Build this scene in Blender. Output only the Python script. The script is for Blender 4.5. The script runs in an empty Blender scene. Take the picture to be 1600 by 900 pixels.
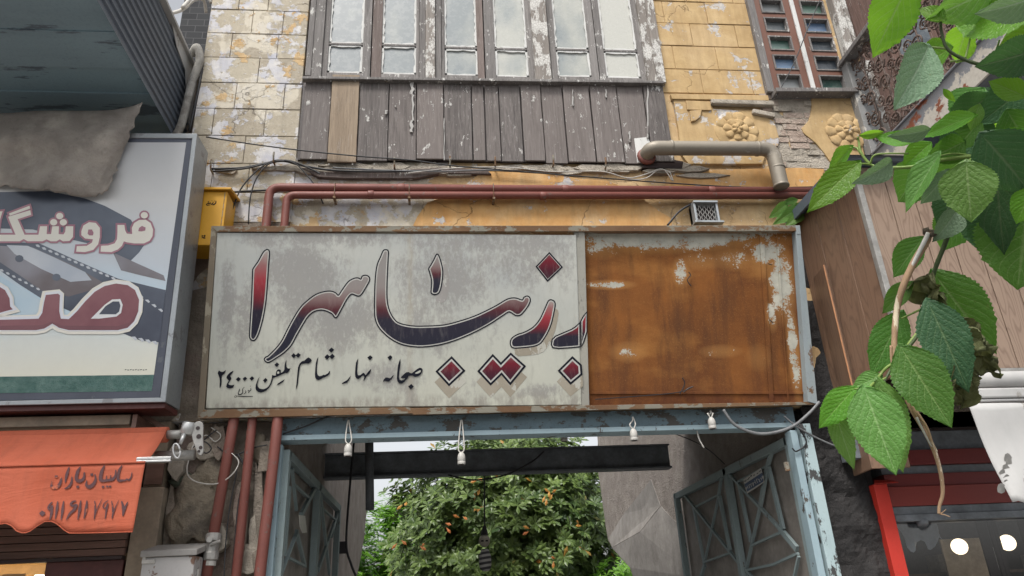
import bpy, bmesh, math, random
from mathutils import Vector, Matrix, noise as mnoise
from mathutils.geometry import tessellate_polygon as tess
random.seed(7)
S = bpy.context.scene
COL = S.collection
# ------------------------------------------------------------------ camera
F = 1155.0
CAM = Vector((0, -5.5, 1.6))
zc = Vector((-132, 2650, -F)).normalized()
xc = Vector((11470, 70, -F)); xc = (xc - zc * xc.dot(zc)).normalized()
yc = zc.cross(xc)
RW = Matrix((xc, yc, zc))                       # camera axes -> world
cam = bpy.data.cameras.new('camera'); co = bpy.data.objects.new('camera', cam); COL.objects.link(co)
co.matrix_world = Matrix.Translation(CAM) @ RW.to_4x4()
cam.sensor_width = 36; cam.lens = F / 1600 * 36; cam.clip_start = 0.05; cam.clip_end = 500
S.camera = co
# ------------------------------------------------------------------ light
S.view_settings.view_transform = 'Standard'; S.view_settings.look = 'None'
S.view_settings.gamma = 1.0; S.view_settings.exposure = 0.96
W = bpy.data.worlds.new('World'); S.world = W; W.use_nodes = True
SUN_EL, SUN_AZ = math.radians(58), math.radians(205)     # azimuth clockwise from +Y
wn = W.node_tree.nodes; wl = W.node_tree.links
bg = wn['Background']; sky = wn.new('ShaderNodeTexSky'); sky.sky_type = 'NISHITA'; sky.sun_disc = False
sky.sun_elevation = SUN_EL; sky.sun_rotation = SUN_AZ; sky.air_density = 1.0; sky.dust_density = 4.0; sky.ozone_density = 1.0
hsv = wn.new('ShaderNodeHueSaturation'); hsv.inputs['Saturation'].default_value = 0.18
wl.new(sky.outputs[0], hsv.inputs['Color']); wl.new(hsv.outputs[0], bg.inputs['Color'])
bg.inputs['Strength'].default_value = 0.115
sl = bpy.data.lights.new('sun', 'SUN'); sl.energy = 1.5; sl.angle = math.radians(14); sl.color = (1, .96, .9)
so = bpy.data.objects.new('sun', sl); COL.objects.link(so)
sd = Vector((math.sin(SUN_AZ) * math.cos(SUN_EL), math.cos(SUN_AZ) * math.cos(SUN_EL), math.sin(SUN_EL)))
so.rotation_euler = sd.to_track_quat('Z', 'Y').to_euler(); so.location = (0, -6, 12)
S.cycles.use_denoising = True
S.cycles.max_bounces = 6; S.cycles.transparent_max_bounces = 12

# ------------------------------------------------------------------ geometry helpers
def ray(u, v): return RW @ Vector((u - 800, 450 - v, -F))
def at(u, v, y=0.0):
    d = ray(u, v); return CAM + d * ((y - CAM.y) / d.y)
def atX(u, v, x):
    d = ray(u, v); return CAM + d * ((x - CAM.x) / d.x)
def atD(u, v, d): return CAM + ray(u, v).normalized() * d

def tag(o, label, cat, group=None, kind=None):
    if label: o['label'] = label
    if cat: o['category'] = cat
    if group: o['group'] = group
    if kind: o['kind'] = kind
    return o
def thing(name, label, cat, loc=(0, 0, 0), group=None):
    o = bpy.data.objects.new(name, None); COL.objects.link(o); o.location = loc; o.empty_display_size = .1
    return tag(o, label, cat, group)

class MB:
    def __init__(s): s.v = []; s.f = []; s.m = []; s.uv = {}
    def face(s, idx, m=0): s.f.append(tuple(idx)); s.m.append(m)
    def add(s, verts, faces, m=0):
        b = len(s.v); s.v += [Vector(p) for p in verts]
        for f in faces: s.face([b + i for i in f], m)
        return b
    def box(s, x0, x1, y0, y1, z0, z1, m=0):
        s.add([(x, y, z) for x in (x0, x1) for y in (y0, y1) for z in (z0, z1)],
              [(0, 1, 3, 2), (4, 6, 7, 5), (0, 4, 5, 1), (2, 3, 7, 6), (0, 2, 6, 4), (1, 5, 7, 3)], m)
    def prism(s, pts, vec, m=0):
        n = len(pts); vec = Vector(vec)
        s.add(list(pts) + [Vector(p) + vec for p in pts],
              [tuple(range(n)), tuple(range(2 * n - 1, n - 1, -1))] + [(i, i + n, (i + 1) % n + n, (i + 1) % n) for i in range(n)], m)
    def slab(s, px, y, t, m=0):            # outline traced on the wall plane at depth y, given real thickness t
        s.prism([at(u, v, y) for u, v in px], (0, t, 0), m)
    def poly(s, pts, m=0):
        pts = [Vector(p) for p in pts]; s.add(pts, [t for t in tess([pts])], m)
    def bar(s, a, b, w, d, m=0, up=(0, -1, 0)):    # rectangular bar
        a = Vector(a); b = Vector(b); t = (b - a).normalized(); u = Vector(up); u = (u - t * u.dot(t)).normalized(); q = t.cross(u)
        pts = [a + q * (w / 2 * i) + u * (d / 2 * j) for i, j in ((-1, -1), (1, -1), (1, 1), (-1, 1))]
        s.prism(pts, b - a, m)
    def tube(s, pts, r, n=10, m=0, cap=True):
        pts = [Vector(p) for p in pts]; rs = r if isinstance(r, (list, tuple)) else [r] * len(pts)
        base = len(s.v); prev = None
        for i, p in enumerate(pts):
            t = (pts[min(i + 1, len(pts) - 1)] - pts[max(i - 1, 0)]).normalized()
            if prev is None:
                u = t.orthogonal().normalized()
            else:
                u = (prev - t * prev.dot(t)).normalized()
            prev = u; w = t.cross(u)
            for k in range(n):
                a = 2 * math.pi * k / n; s.v.append(p + (u * math.cos(a) + w * math.sin(a)) * rs[i])
        for i in range(len(pts) - 1):
            for k in range(n):
                a = base + i * n + k; b = base + i * n + (k + 1) % n
                s.face((a, b, b + n, a + n), m)
        if cap:
            s.face([base + k for k in range(n)][::-1], m); s.face([base + (len(pts) - 1) * n + k for k in range(n)], m)
    def lathe(s, c, prof, axis=(0, 0, 1), n=20, m=0):
        c = Vector(c); ax = Vector(axis).normalized(); u = ax.orthogonal().normalized(); w = ax.cross(u); b = len(s.v)
        for r, h in prof:
            for k in range(n):
                a = 2 * math.pi * k / n; s.v.append(c + ax * h + (u * math.cos(a) + w * math.sin(a)) * max(r, 1e-4))
        for i in range(len(prof) - 1):
            for k in range(n):
                p = b + i * n + k; q = b + i * n + (k + 1) % n; s.face((p, q, q + n, p + n), m)
        s.face([b + k for k in range(n)][::-1], m); s.face([b + (len(prof) - 1) * n + k for k in range(n)], m)
    def build(s, name, mats, parent=None, smooth=False, bevel=0, fix=True):
        me = bpy.data.meshes.new(name); me.from_pydata([tuple(p) for p in s.v], [], s.f)
        mats = mats if isinstance(mats, (list, tuple)) else [mats]
        for mm in mats: me.materials.append(mm)
        me.polygons.foreach_set('material_index', s.m)
        if s.uv:
            ul = me.uv_layers.new(name='UVMap')
            for lp in me.loops: ul.data[lp.index].uv = s.uv.get(lp.vertex_index, (0, 0))
        if fix:
            bm = bmesh.new(); bm.from_mesh(me); bmesh.ops.recalc_face_normals(bm, faces=bm.faces); bm.to_mesh(me); bm.free()
        if smooth: me.polygons.foreach_set('use_smooth', [True] * len(me.polygons))
        o = bpy.data.objects.new(name, me); COL.objects.link(o)
        if parent: o.parent = parent; o.matrix_parent_inverse = Matrix.Translation(parent.location).inverted()
        if bevel:
            b = o.modifiers.new('edge', 'BEVEL'); b.width = bevel; b.segments = 2; b.limit_method = 'ANGLE'; b.angle_limit = math.radians(40)
        return o

def sm(pts, k=4, closed=False):            # Catmull-Rom through points (any dimension)
    P = [Vector(p) for p in pts]; n = len(P); out = []
    rng = range(n) if closed else range(n - 1)
    for i in rng:
        if closed: a, b, c, d = P[(i - 1) % n], P[i], P[(i + 1) % n], P[(i + 2) % n]
        else: a, b, c, d = P[max(i - 1, 0)], P[i], P[i + 1], P[min(i + 2, n - 1)]
        for j in range(k):
            t = j / k; out.append(.5 * ((2 * b) + (c - a) * t + (2 * a - 5 * b + 4 * c - d) * t * t + (3 * b - a - 3 * c + d) * t ** 3))
    if not closed: out.append(P[-1])
    return out
def px(origin, scale, pts): return [(origin[0] + x / scale, origin[1] + y / scale) for x, y in pts]
def offset(pts, d):                         # 2-D outline moved outward by d (inward if negative)
    P = [Vector(p) for p in pts]; n = len(P)
    area = sum(P[i].x * P[(i + 1) % n].y - P[(i + 1) % n].x * P[i].y for i in range(n))
    sgn = 1 if area > 0 else -1; out = []
    for i in range(n):
        a, b, c = P[i - 1], P[i], P[(i + 1) % n]
        e1 = (b - a); e2 = (c - b)
        if e1.length < 1e-6 or e2.length < 1e-6: out.append(b); continue
        n1 = Vector((e1.y, -e1.x)).normalized() * sgn; n2 = Vector((e2.y, -e2.x)).normalized() * sgn
        m = (n1 + n2); m = m.normalized() if m.length > 1e-4 else n1
        out.append(b + m * (d / max(.5, m.dot(n1))))
    return out
def ribbon(mb, pts, w, y, m=0, plane=None):    # painted brush stroke; w may vary along it
    P = sm(pts, 4); n = len(P)
    ws = w if isinstance(w, (list, tuple)) else [w, w]
    V = []
    for i, p in enumerate(P):
        t = P[min(i + 1, n - 1)] - P[max(i - 1, 0)]
        t = t.normalized() if t.length > 1e-6 else Vector((1, 0)); q = Vector((-t.y, t.x))
        f = i / (n - 1) * (len(ws) - 1); k = min(int(f), len(ws) - 2); ww = ws[k] + (ws[k + 1] - ws[k]) * (f - k)
        V += [p + q * ww / 2, p - q * ww / 2]
    pl = plane or (lambda u, v: at(u, v, y))
    mb.add([pl(p[0], p[1]) for p in V], [(2 * i, 2 * i + 1, 2 * i + 3, 2 * i + 2) for i in range(n - 1)], m)

# ------------------------------------------------------------------ material helpers
class MT:
    def __init__(s, name, base=(.5, .5, .5), rough=.7, metal=0.0, spec=.4):
        s.m = bpy.data.materials.new(name); s.m.use_nodes = True; s.t = s.m.node_tree; s.N = s.t.nodes; s.L = s.t.links
        s.b = s.N['Principled BSDF']; s.set('Base Color', base); s.set('Roughness', rough); s.set('Metallic', metal); s.set('Specular IOR Level', spec)
        s._pos = None
    def set(s, k, v):
        i = s.b.inputs[k]
        if hasattr(v, 'links') or isinstance(v, bpy.types.NodeSocket): s.L.new(v, i)
        elif isinstance(v, (tuple, list)): i.default_value = (*v, 1) if len(v) == 3 else v
        else: i.default_value = v
    def n(s, t, **kw):
        nd = s.N.new(t)
        for k, v in kw.items(): setattr(nd, k, v)
        return nd
    def put(s, sock, v):
        if isinstance(v, bpy.types.NodeSocket): s.L.new(v, sock)
        elif isinstance(v, (tuple, list)) and len(v) == 3 and sock.type == 'RGBA': sock.default_value = (*v, 1)
        else: sock.default_value = v
    def pos(s, sc=(1, 1, 1), rot=(0, 0, 0), loc=(0, 0, 0), src='obj'):
        if src == 'obj': o = s.n('ShaderNodeTexCoord').outputs['Object']
        elif src == 'uv': o = s.n('ShaderNodeTexCoord').outputs['UV']
        else: o = s.n('ShaderNodeNewGeometry').outputs['Position']
        mp = s.n('ShaderNodeMapping'); s.L.new(o, mp.inputs[0])
        mp.inputs['Scale'].default_value = sc; mp.inputs['Rotation'].default_value = rot; mp.inputs['Location'].default_value = loc
        return mp.outputs[0]
    def noise(s, scale=5, det=6, rough=.6, vec=None, dist=0.0, out='Fac'):
        nd = s.n('ShaderNodeTexNoise'); nd.inputs['Scale'].default_value = scale; nd.inputs['Detail'].default_value = det
        nd.inputs['Roughness'].default_value = rough; nd.inputs['Distortion'].default_value = dist
        s.L.new(vec if vec is not None else s.pos(src='geo'), nd.inputs['Vector']); return nd.outputs[out]
    def voro(s, scale=5, vec=None, feature='F1', rnd=1.0, out='Distance'):
        nd = s.n('ShaderNodeTexVoronoi'); nd.feature = feature; nd.inputs['Scale'].default_value = scale; nd.inputs['Randomness'].default_value = rnd
        s.L.new(vec if vec is not None else s.pos(src='geo'), nd.inputs['Vector']); return nd.outputs[out]
    def ramp(s, fac, stops, inter='LINEAR'):
        nd = s.n('ShaderNodeValToRGB'); cr = nd.color_ramp; cr.interpolation = inter
        while len(cr.elements) < len(stops): cr.elements.new(.5)
        for e, (p, c) in zip(cr.elements, stops):
            e.position = p; e.color = (c, c, c, 1) if isinstance(c, (int, float)) else (*c, 1)
        s.L.new(fac, nd.inputs[0]); return nd.outputs[0]
    def step(s, fac, a, b): return s.ramp(fac, [(a, 0.0), (b, 1.0)])
    def mix(s, fac, a, b, mode='MIX'):
        nd = s.n('ShaderNodeMix', data_type='RGBA', blend_type=mode)
        s.put(nd.inputs[0], fac); s.put(nd.inputs[6], a); s.put(nd.inputs[7], b); return nd.outputs[2]
    def math(s, op, a, b=0.0, c=0.0):
        nd = s.n('ShaderNodeMath', operation=op)
        s.put(nd.inputs[0], a); s.put(nd.inputs[1], b)
        if len(nd.inputs) > 2: s.put(nd.inputs[2], c)
        return nd.outputs[0]
    def sep(s, vec):
        nd = s.n('ShaderNodeSeparateXYZ'); s.L.new(vec, nd.inputs[0]); return nd.outputs
    def island(s): return s.n('ShaderNodeNewGeometry').outputs['Random Per Island']
    def bump(s, h, strength=.5, dist=.01):
        nd = s.n('ShaderNodeBump'); nd.inputs['Strength'].default_value = strength; nd.inputs['Distance'].default_value = dist
        s.L.new(h, nd.inputs['Height']); s.L.new(nd.outputs[0], s.b.inputs['Normal'])
    def hsv(s, col, h=.5, sa=1.0, v=1.0):
        nd = s.n('ShaderNodeHueSaturation'); s.put(nd.inputs['Hue'], h); s.put(nd.inputs['Saturation'], sa); s.put(nd.inputs['Value'], v); s.put(nd.inputs['Color'], col); return nd.outputs[0]

def var(name, base, rough=.7, amt=.35, scale=8, metal=0.0, spec=.4, stretch=(1, 1, 1), bump=.3, bd=.004, dirt=None, dirt_at=(.55, .75), dsc=3):
    """a surface of one colour, mottled, worn and slightly uneven"""
    m = MT(name, base, rough, metal, spec)
    v = m.pos(stretch, src='geo'); n1 = m.noise(scale, 8, .65, v); n2 = m.noise(scale * 6, 4, .6, v)
    c = m.mix(m.step(n1, .3, .7), tuple(x * (1 - amt) for x in base), tuple(min(1, x * (1 + amt)) for x in base))
    c = m.mix(m.math('MULTIPLY', m.step(n2, .4, .7), .4), c, tuple(x * (1 - amt) for x in base))
    if dirt:
        d = m.noise(dsc, 9, .7, m.pos(stretch, src='geo', loc=(3, 5, 1)))
        c = m.mix(m.step(d, *dirt_at), c, dirt)
    m.set('Base Color', c); m.set('Roughness', m.math('ADD', m.math('MULTIPLY', n2, .25), rough - .12))
    m.bump(m.math('ADD', n1, m.math('MULTIPLY', n2, .5)), bump, bd)
    return m.m

# ------------------------------------------------------------------ materials
def cracks(m, scale=2.2, w=.012):
    d = m.n('ShaderNodeVectorMath', operation='ADD'); nz = m.n('ShaderNodeTexNoise'); nz.inputs['Scale'].default_value = 5; nz.inputs['Detail'].default_value = 6
    p = m.pos(src='geo'); m.L.new(p, nz.inputs['Vector']); sc = m.n('ShaderNodeVectorMath', operation='SCALE'); sc.inputs['Scale'].default_value = .35; m.L.new(nz.outputs['Color'], sc.inputs[0])
    m.L.new(p, d.inputs[0]); m.L.new(sc.outputs[0], d.inputs[1])
    k = m.math('SUBTRACT', 1, m.step(m.voro(scale, d.outputs[0], 'DISTANCE_TO_EDGE'), w * .3, w))
    return m.math('MULTIPLY', k, m.step(m.noise(1.7, 5, .5, m.pos(src='geo', loc=(9, 3, 2))), .50, .58))
def mat_wall():
    m = MT('old_plaster', rough=.9, spec=.2)
    P = m.sep(m.n('ShaderNodeNewGeometry').outputs['Position'])
    n1 = m.noise(4.2, 12, .66); n2 = m.noise(4.6, 12, .66, m.pos(src='geo', loc=(7, 2, 3))); n3 = m.noise(16, 8, .68); n4 = m.noise(2.2, 8, .6, m.pos(src='geo', loc=(1, 9, 4))); n5 = m.noise(60, 6, .7)
    isl = m.island()
    base = m.mix(m.step(n3, .3, .7), (.29, .25, .195), (.44, .39, .31))
    base = m.mix(m.step(n5, .5, .75), base, (.20, .17, .135))
    base = m.mix(m.math('MULTIPLY', isl, .45), base, (.56, .51, .40))
    lav = m.mix(m.step(m.noise(7, 8, .65), .3, .6), (.42, .43, .50), (.60, .58, .56))
    yel = m.mix(m.step(m.noise(5, 8, .65, m.pos(src='geo', loc=(4, 4, 4))), .3, .7), (.42, .275, .135), (.58, .43, .25))
    pale = m.mix(n3, (.52, .47, .37), (.66, .61, .52))
    xr = m.ramp(m.math('MULTIPLY_ADD', P[0], .1, .4), [(.19, .0), (.21, .03), (.275, .05), (.38, .0), (.41, .30), (.57, .40), (.60, 1.), (1, 1.)])
    dryL = m.step(m.math('ADD', n2, m.math('MULTIPLY', m.math('SUBTRACT', n3, .5), .25)), .505, .53)
    c = m.mix(m.math('MULTIPLY', dryL, m.math('SUBTRACT', 1, m.math('MULTIPLY', xr, .8))), base, lav)
    c = m.mix(m.math('MULTIPLY', m.step(n4, .56, .59), .85), c, pale)
    thr = m.math('MULTIPLY_ADD', xr, .62, m.math('ADD', n1, -.02))
    ymask = m.step(m.math('ADD', thr, m.math('MULTIPLY', m.math('SUBTRACT', n3, .5), .2)), .575, .60)
    c = m.mix(ymask, c, yel)
    chip = m.math('MULTIPLY', m.step(m.noise(11, 10, .72, m.pos((1, 1, 1.4), src='geo')), .60, .62), m.math('SUBTRACT', 1.0, m.math('MULTIPLY', xr, .3)))
    c = m.mix(chip, c, m.mix(n3, (.50, .48, .46), (.68, .66, .64)))
    grim = m.step(m.noise(2.0, 8, .7, m.pos((3.5, 3, .5), src='geo')), .52, .8)
    c = m.mix(m.math('MULTIPLY', grim, .5), c, (.19, .165, .13))
    ck = cracks(m, 1.3, .007); c = m.mix(m.math('MULTIPLY', ck, .55), c, (.08, .065, .05))
    m.set('Base Color', c)
    h = m.math('ADD', m.math('MULTIPLY', ymask, .5), m.math('ADD', m.math('MULTIPLY', chip, .4), m.math('MULTIPLY', n3, .9)))
    h = m.math('SUBTRACT', m.math('ADD', h, m.math('MULTIPLY', dryL, .4)), ck)
    m.bump(h, .65, .009)
    return m.m
def mat_yellow(ca=(.40, .27, .13), cb=(.54, .39, .205), name='yellow_plaster', th=.585):
    m = MT(name, rough=.88, spec=.2); isl = m.island()
    n1 = m.noise(6, 10, .66); n2 = m.noise(3.6, 12, .68, m.pos(src='geo', loc=(2, 1, 7))); n3 = m.noise(30, 8, .68); n4 = m.noise(2.4, 9, .65, m.pos(src='geo', loc=(5, 8, 2)))
    c = m.mix(m.step(n1, .3, .7), ca, cb)
    c = m.mix(m.math('MULTIPLY', m.step(n4, .48, .66), .55), c, (.60, .45, .27))
    c = m.mix(m.math('MULTIPLY', m.step(m.noise(2, 9, .72, m.pos((3.5, 3, .5), src='geo')), .46, .72), .62), c, (.29, .195, .10))
    c = m.mix(m.math('MULTIPLY', m.step(n3, .55, .75), .35), c, (.30, .19, .08))
    k = m.step(m.math('ADD', n2, m.math('MULTIPLY', m.math('SUBTRACT', n3, .5), .15)), th, th + .02)
    c = m.mix(k, c, m.mix(m.step(n3, .35, .65), (.36, .36, .40), (.58, .53, .45)))
    ck = cracks(m, 1.5, .007); c = m.mix(m.math('MULTIPLY', ck, .6), c, (.12, .075, .035))
    m.set('Base Color', c); m.bump(m.math('SUBTRACT', m.math('ADD', m.math('MULTIPLY', n1, .7), m.math('MULTIPLY', n3, .4)), m.math('ADD', m.math('MULTIPLY', k, .6), ck)), .6, .009)
    return m.m
def mat_wood(name, dark, light, white=0.0, wscale=1.0, tone=.5, warm=None):
    """weathered boards: grain along Z, optional flakes of old white paint"""
    m = MT(name, rough=.85, spec=.25)
    off = m.n('ShaderNodeCombineXYZ'); isl = m.island()
    m.L.new(m.math('MULTIPLY', isl, 37.0), off.inputs[0]); m.L.new(m.math('MULTIPLY', isl, 11.0), off.inputs[2])
    add = m.n('ShaderNodeVectorMath', operation='ADD'); m.L.new(m.n('ShaderNodeNewGeometry').outputs['Position'], add.inputs[0]); m.L.new(off.outputs[0], add.inputs[1])
    mp = m.n('ShaderNodeMapping'); m.L.new(add.outputs[0], mp.inputs[0]); mp.inputs['Scale'].default_value = (1, 1, .06)
    g1 = m.noise(38, 10, .7, mp.outputs[0], 1.2); g2 = m.noise(150, 6, .7, mp.outputs[0], .4); g3 = m.noise(5, 6, .6, mp.outputs[0])
    c = m.mix(m.step(g1, .3, .7), dark, light)
    c = m.mix(m.math('MULTIPLY', m.step(g2, .55, .7), .6), c, tuple(x * .55 for x in dark))
    c = m.mix(m.math('MULTIPLY', m.step(g3, .45, .75), .35), c, tuple(min(1, x * 1.5) for x in light))
    if warm: c = m.mix(m.math('MULTIPLY', isl, .6), c, warm)
    c = m.hsv(c, v=m.math('MULTIPLY_ADD', isl, tone, 1 - tone / 2))
    h = m.math('ADD', m.math('MULTIPLY', g1, .8), m.math('MULTIPLY', g2, .6))
    if white:
        wv = m.pos((1, 1, .45), src='geo'); w1 = m.noise(11 * wscale, 10, .72, wv); w2 = m.noise(3.0 * wscale, 4, .5)
        k = m.step(m.math('ADD', w1, m.math('MULTIPLY', m.math('SUBTRACT', w2, .5), .5)), .70 - white * .35, .715 - white * .35)
        crack = m.step(m.voro(30 * wscale, m.pos((1, 1, .8), src='geo'), 'DISTANCE_TO_EDGE'), .02, .06)
        k = m.math('MULTIPLY', k, m.math('MAXIMUM', crack, .25))
        c = m.mix(k, c, m.mix(w2, (.50, .485, .45), (.66, .65, .62))); h = m.math('ADD', h, m.math('MULTIPLY', k, 1.0))
    sk = m.math('MULTIPLY', m.step(m.noise(110, 9, .78, mp.outputs[0], .6), .575, .62), m.step(m.noise(4, 5, .6), .42, .6))
    c = m.mix(m.math('MULTIPLY', sk, .75), c, (.44, .42, .41))
    m.set('Base Color', c); m.bump(h, .6, .006)
    return m.m
def blob(m, P, cx, cz, rx, rz):
    dx = m.math('DIVIDE', m.math('SUBTRACT', P[0], cx), rx); dz = m.math('DIVIDE', m.math('SUBTRACT', P[2], cz), rz)
    d = m.math('ADD', m.math('MULTIPLY', dx, dx), m.math('MULTIPLY', dz, dz)); return m.math('MAXIMUM', m.math('SUBTRACT', 1, d), 0)
def sxz(u, v):          # where a mark sits on the leaning sign: measured from the photograph
    p = Vector((0, -.12, 2.963)); t = Vector((0, -.30, 1.389)).normalized(); n = Vector((1, 0, 0)).cross(t); d = RW @ Vector((u - 800, 450 - v, -F))
    q = CAM + d * ((p - CAM).dot(n) / d.dot(n)); return q.x, q.z
def mat_rust_sheet():
    m = MT('rusty_sheet', rough=.8, spec=.3)
    P = m.sep(m.n('ShaderNodeNewGeometry').outputs['Position'])
    n1 = m.noise(1.8, 9, .62); n2 = m.noise(70, 8, .75); n3 = m.noise(7, 12, .72); n4 = m.noise(2.6, 7, .6, m.pos((.7, 1, 1.6), src='geo', loc=(3, 0, 5)))
    rust = m.mix(m.step(n1, .32, .68), (.115, .039, .010), (.245, .090, .019))
    rust = m.mix(m.math('MULTIPLY', m.step(n4, .52, .70), .6), rust, (.33, .145, .036))
    rust = m.mix(m.math('MULTIPLY', m.step(m.noise(2.4, 8, .65, m.pos((2.6, 1, .4), src='geo')), .48, .70), .8), rust, (.075, .030, .012))
    rust = m.mix(m.math('MULTIPLY', m.step(n2, .52, .75), .45), rust, (.09, .032, .010))
    rust = m.mix(m.math('MULTIPLY', m.step(m.noise(130, 4, .6), .56, .75), .35), rust, (.46, .22, .07))
    lowb = m.ramp(m.math('SUBTRACT', P[2], 2.95), [(.0, .9), (.09, .75), (.2, .25), (.45, .0)]); rust = m.mix(m.math('MULTIPLY', lowb, m.step(n3, .3, .6)), rust, (.085, .026, .012))
    zinc = m.mix(m.step(n3, .35, .65), (.30, .30, .265), (.50, .485, .41))
    x0, zt = sxz(1080, 366); tot = None
    marks = [(sxz(1040, 362), 1.3, .17, .85), (sxz(940, 375), .28, .14, .6), (sxz(955, 440), .24, .045, .75), (sxz(1068, 420), .09, .14, .62), (sxz(1100, 402), .22, .09, .45), (sxz(1150, 395), .22, .13, .5), (sxz(985, 546), .17, .09, .55), (sxz(1130, 545), .2, .06, .42), (sxz(1200, 390), .18, .22, .7), (sxz(1225, 430), .14, .42, .75), (sxz(1210, 490), .06, .14, .6), (sxz(1245, 540), .06, .5, .72), (sxz(1190, 555), .12, .12, .3)]
    for (cx, cz), rx, rz, wt in marks:
        b_ = m.math('MULTIPLY', blob(m, P, cx, cz, rx, rz), wt); tot = b_ if tot is None else m.math('MAXIMUM', tot, b_)
    nn = m.math('ADD', m.math('MULTIPLY', m.math('SUBTRACT', n3, .5), 1.9), m.math('MULTIPLY', m.math('SUBTRACT', n2, .5), 1.1))
    k = m.step(m.math('ADD', tot, nn), .50, .58)
    k = m.math('MULTIPLY', k, m.math('GREATER_THAN', tot, .01))
    rust = m.mix(m.math('MULTIPLY', m.math('MINIMUM', m.math('MULTIPLY', tot, 1.6), 1), .5), rust, (.44, .22, .07))
    c = m.mix(k, rust, zinc); m.set('Base Color', c)
    m.set('Roughness', m.math('MULTIPLY_ADD', k, -.3, .85)); m.bump(m.math('ADD', n2, m.math('MULTIPLY', n3, .5)), .4, .003)
    return m.m
def mat_sign():
    m = MT('painted_sign_board', rough=.5, spec=.4)
    P = m.sep(m.n('ShaderNodeNewGeometry').outputs['Position'])
    n1 = m.noise(3.4, 12, .66, m.pos((1.15, 1, .55), src='geo')); n2 = m.noise(34, 10, .75, m.pos((1, 1, .55), src='geo')); n3 = m.noise(2.2, 6, .55, m.pos(src='geo', loc=(5, 2, 8))); st = m.noise(26, 6, .65, m.pos((1, 1, .03), src='geo'))
    c = m.mix(m.step(n3, .3, .7), (.355, .37, .36), (.46, .465, .425))
    zl = m.ramp(m.math('MULTIPLY', m.math('SUBTRACT', P[2], 2.9), .6), [(0., 1.), (.35, .5), (.6, 0.)])
    c = m.mix(m.math('MULTIPLY', zl, .55), c, (.49, .485, .375))
    tot = None
    for (u, v), rx, rz, wt in (((480, 440), .42, .42, .55), ((540, 500), .5, .3, .5), ((690, 440), .55, .36, .42), ((640, 480), .2, .6, .3), ((355, 470), .09, .5, .5), ((385, 500), .12, .4, .35), ((800, 420), .5, .3, .33), ((500, 372), 1.0, .10, .45), ((760, 380), .9, .12, .4), ((600, 590), .35, .14, .34), ((840, 610), .3, .07, .45), ((640, 600), .05, .2, .45), ((430, 560), .3, .2, .25), ((700, 520), .5, .25, .28), ((880, 400), .2, .3, .3)):
        (cx, cz) = sxz(u, v); b_ = m.math('MULTIPLY', blob(m, P, cx, cz, rx, rz), wt); tot = b_ if tot is None else m.math('MAXIMUM', tot, b_)
    nn = m.math('ADD', m.math('MULTIPLY', m.math('SUBTRACT', n1, .5), 1.3), m.math('MULTIPLY', m.math('SUBTRACT', n2, .5), 1.35))
    k = m.step(m.math('ADD', tot, nn), .16, .46)
    c = m.mix(m.math('MULTIPLY', k, .72), c, m.mix(n1, (.175, .17, .168), (.26, .245, .232)))
    c = m.mix(m.math('MULTIPLY', m.step(n2, .56, .78), .4), c, (.60, .60, .55))
    c = m.mix(m.math('MULTIPLY', m.step(st, .52, .75), .45), c, (.27, .26, .225))
    xs_ = m.math('ABSOLUTE', m.math('SUBTRACT', P[0], sxz(641, 500)[0])); seam = m.math('SUBTRACT', 1, m.step(xs_, .006, .035))
    c = m.mix(m.math('MULTIPLY', m.math('MULTIPLY', seam, m.step(st, .3, .6)), .6), c, (.33, .30, .24))
    edge = m.ramp(m.math('SUBTRACT', P[2], 2.93), [(.0, .85), (.12, .7), (.17, .1), (.3, 0)])
    c = m.mix(m.math('MULTIPLY', edge, m.step(m.noise(14, 8, .7, m.pos((1, 1, .4), src='geo')), .40, .58)), c, (.22, .20, .175))
    m.set('Base Color', c); m.set('Roughness', m.math('MULTIPLY_ADD', n2, .3, .35)); m.bump(m.math('ADD', n2, m.math('MULTIPLY', n1, .5)), .2, .002)
    return m.m
def mat_letter(name, stops):
    m = MT(name, rough=.75, spec=.1); t = m.sep(m.n('ShaderNodeTexCoord').outputs['UV'])[1]
    n = m.noise(20, 8, .7, m.pos((1, 1, .2), src='geo'))
    c = m.ramp(m.math('ADD', t, m.math('MULTIPLY', m.math('SUBTRACT', n, .5), .08)), stops)
    c = m.mix(m.math('MULTIPLY', m.step(m.noise(30, 8, .7, m.pos((1, 1, .1), src='geo')), .52, .78), .22), c, (.33, .31, .29))
    m.set('Base Color', c); return m.m
def mat_paint(name, base, chip=(.1, .08, .06), amt=.6, rough=.5, dirt=(.12, .11, .1), scale=9, stretch=(1, 1, .5), metal=0.0):
    """paint on steel or wood with chips and grime"""
    m = MT(name, base, rough, metal); v = m.pos(stretch, src='geo')
    n1 = m.noise(scale, 10, .7, v); n2 = m.noise(scale * .35, 6, .6, v); n3 = m.noise(60, 4, .6)
    c = m.mix(m.step(n2, .3, .7), tuple(x * .78 for x in base), tuple(min(1, x * 1.15) for x in base)); c = m.mix(m.math('MULTIPLY', m.step(n3, .52, .75), .3), c, dirt)
    c = m.mix(m.math('MULTIPLY', m.step(n2, .45, .8), .5), c, dirt)
    k = m.step(n1, amt, amt + .02); c = m.mix(k, c, chip)
    m.set('Base Color', c); m.set('Roughness', m.math('MULTIPLY_ADD', n3, .3, rough - .1)); m.bump(m.math('SUBTRACT', m.math('MULTIPLY', n3, .2), k), .35, .003)
    return m.m
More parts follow.
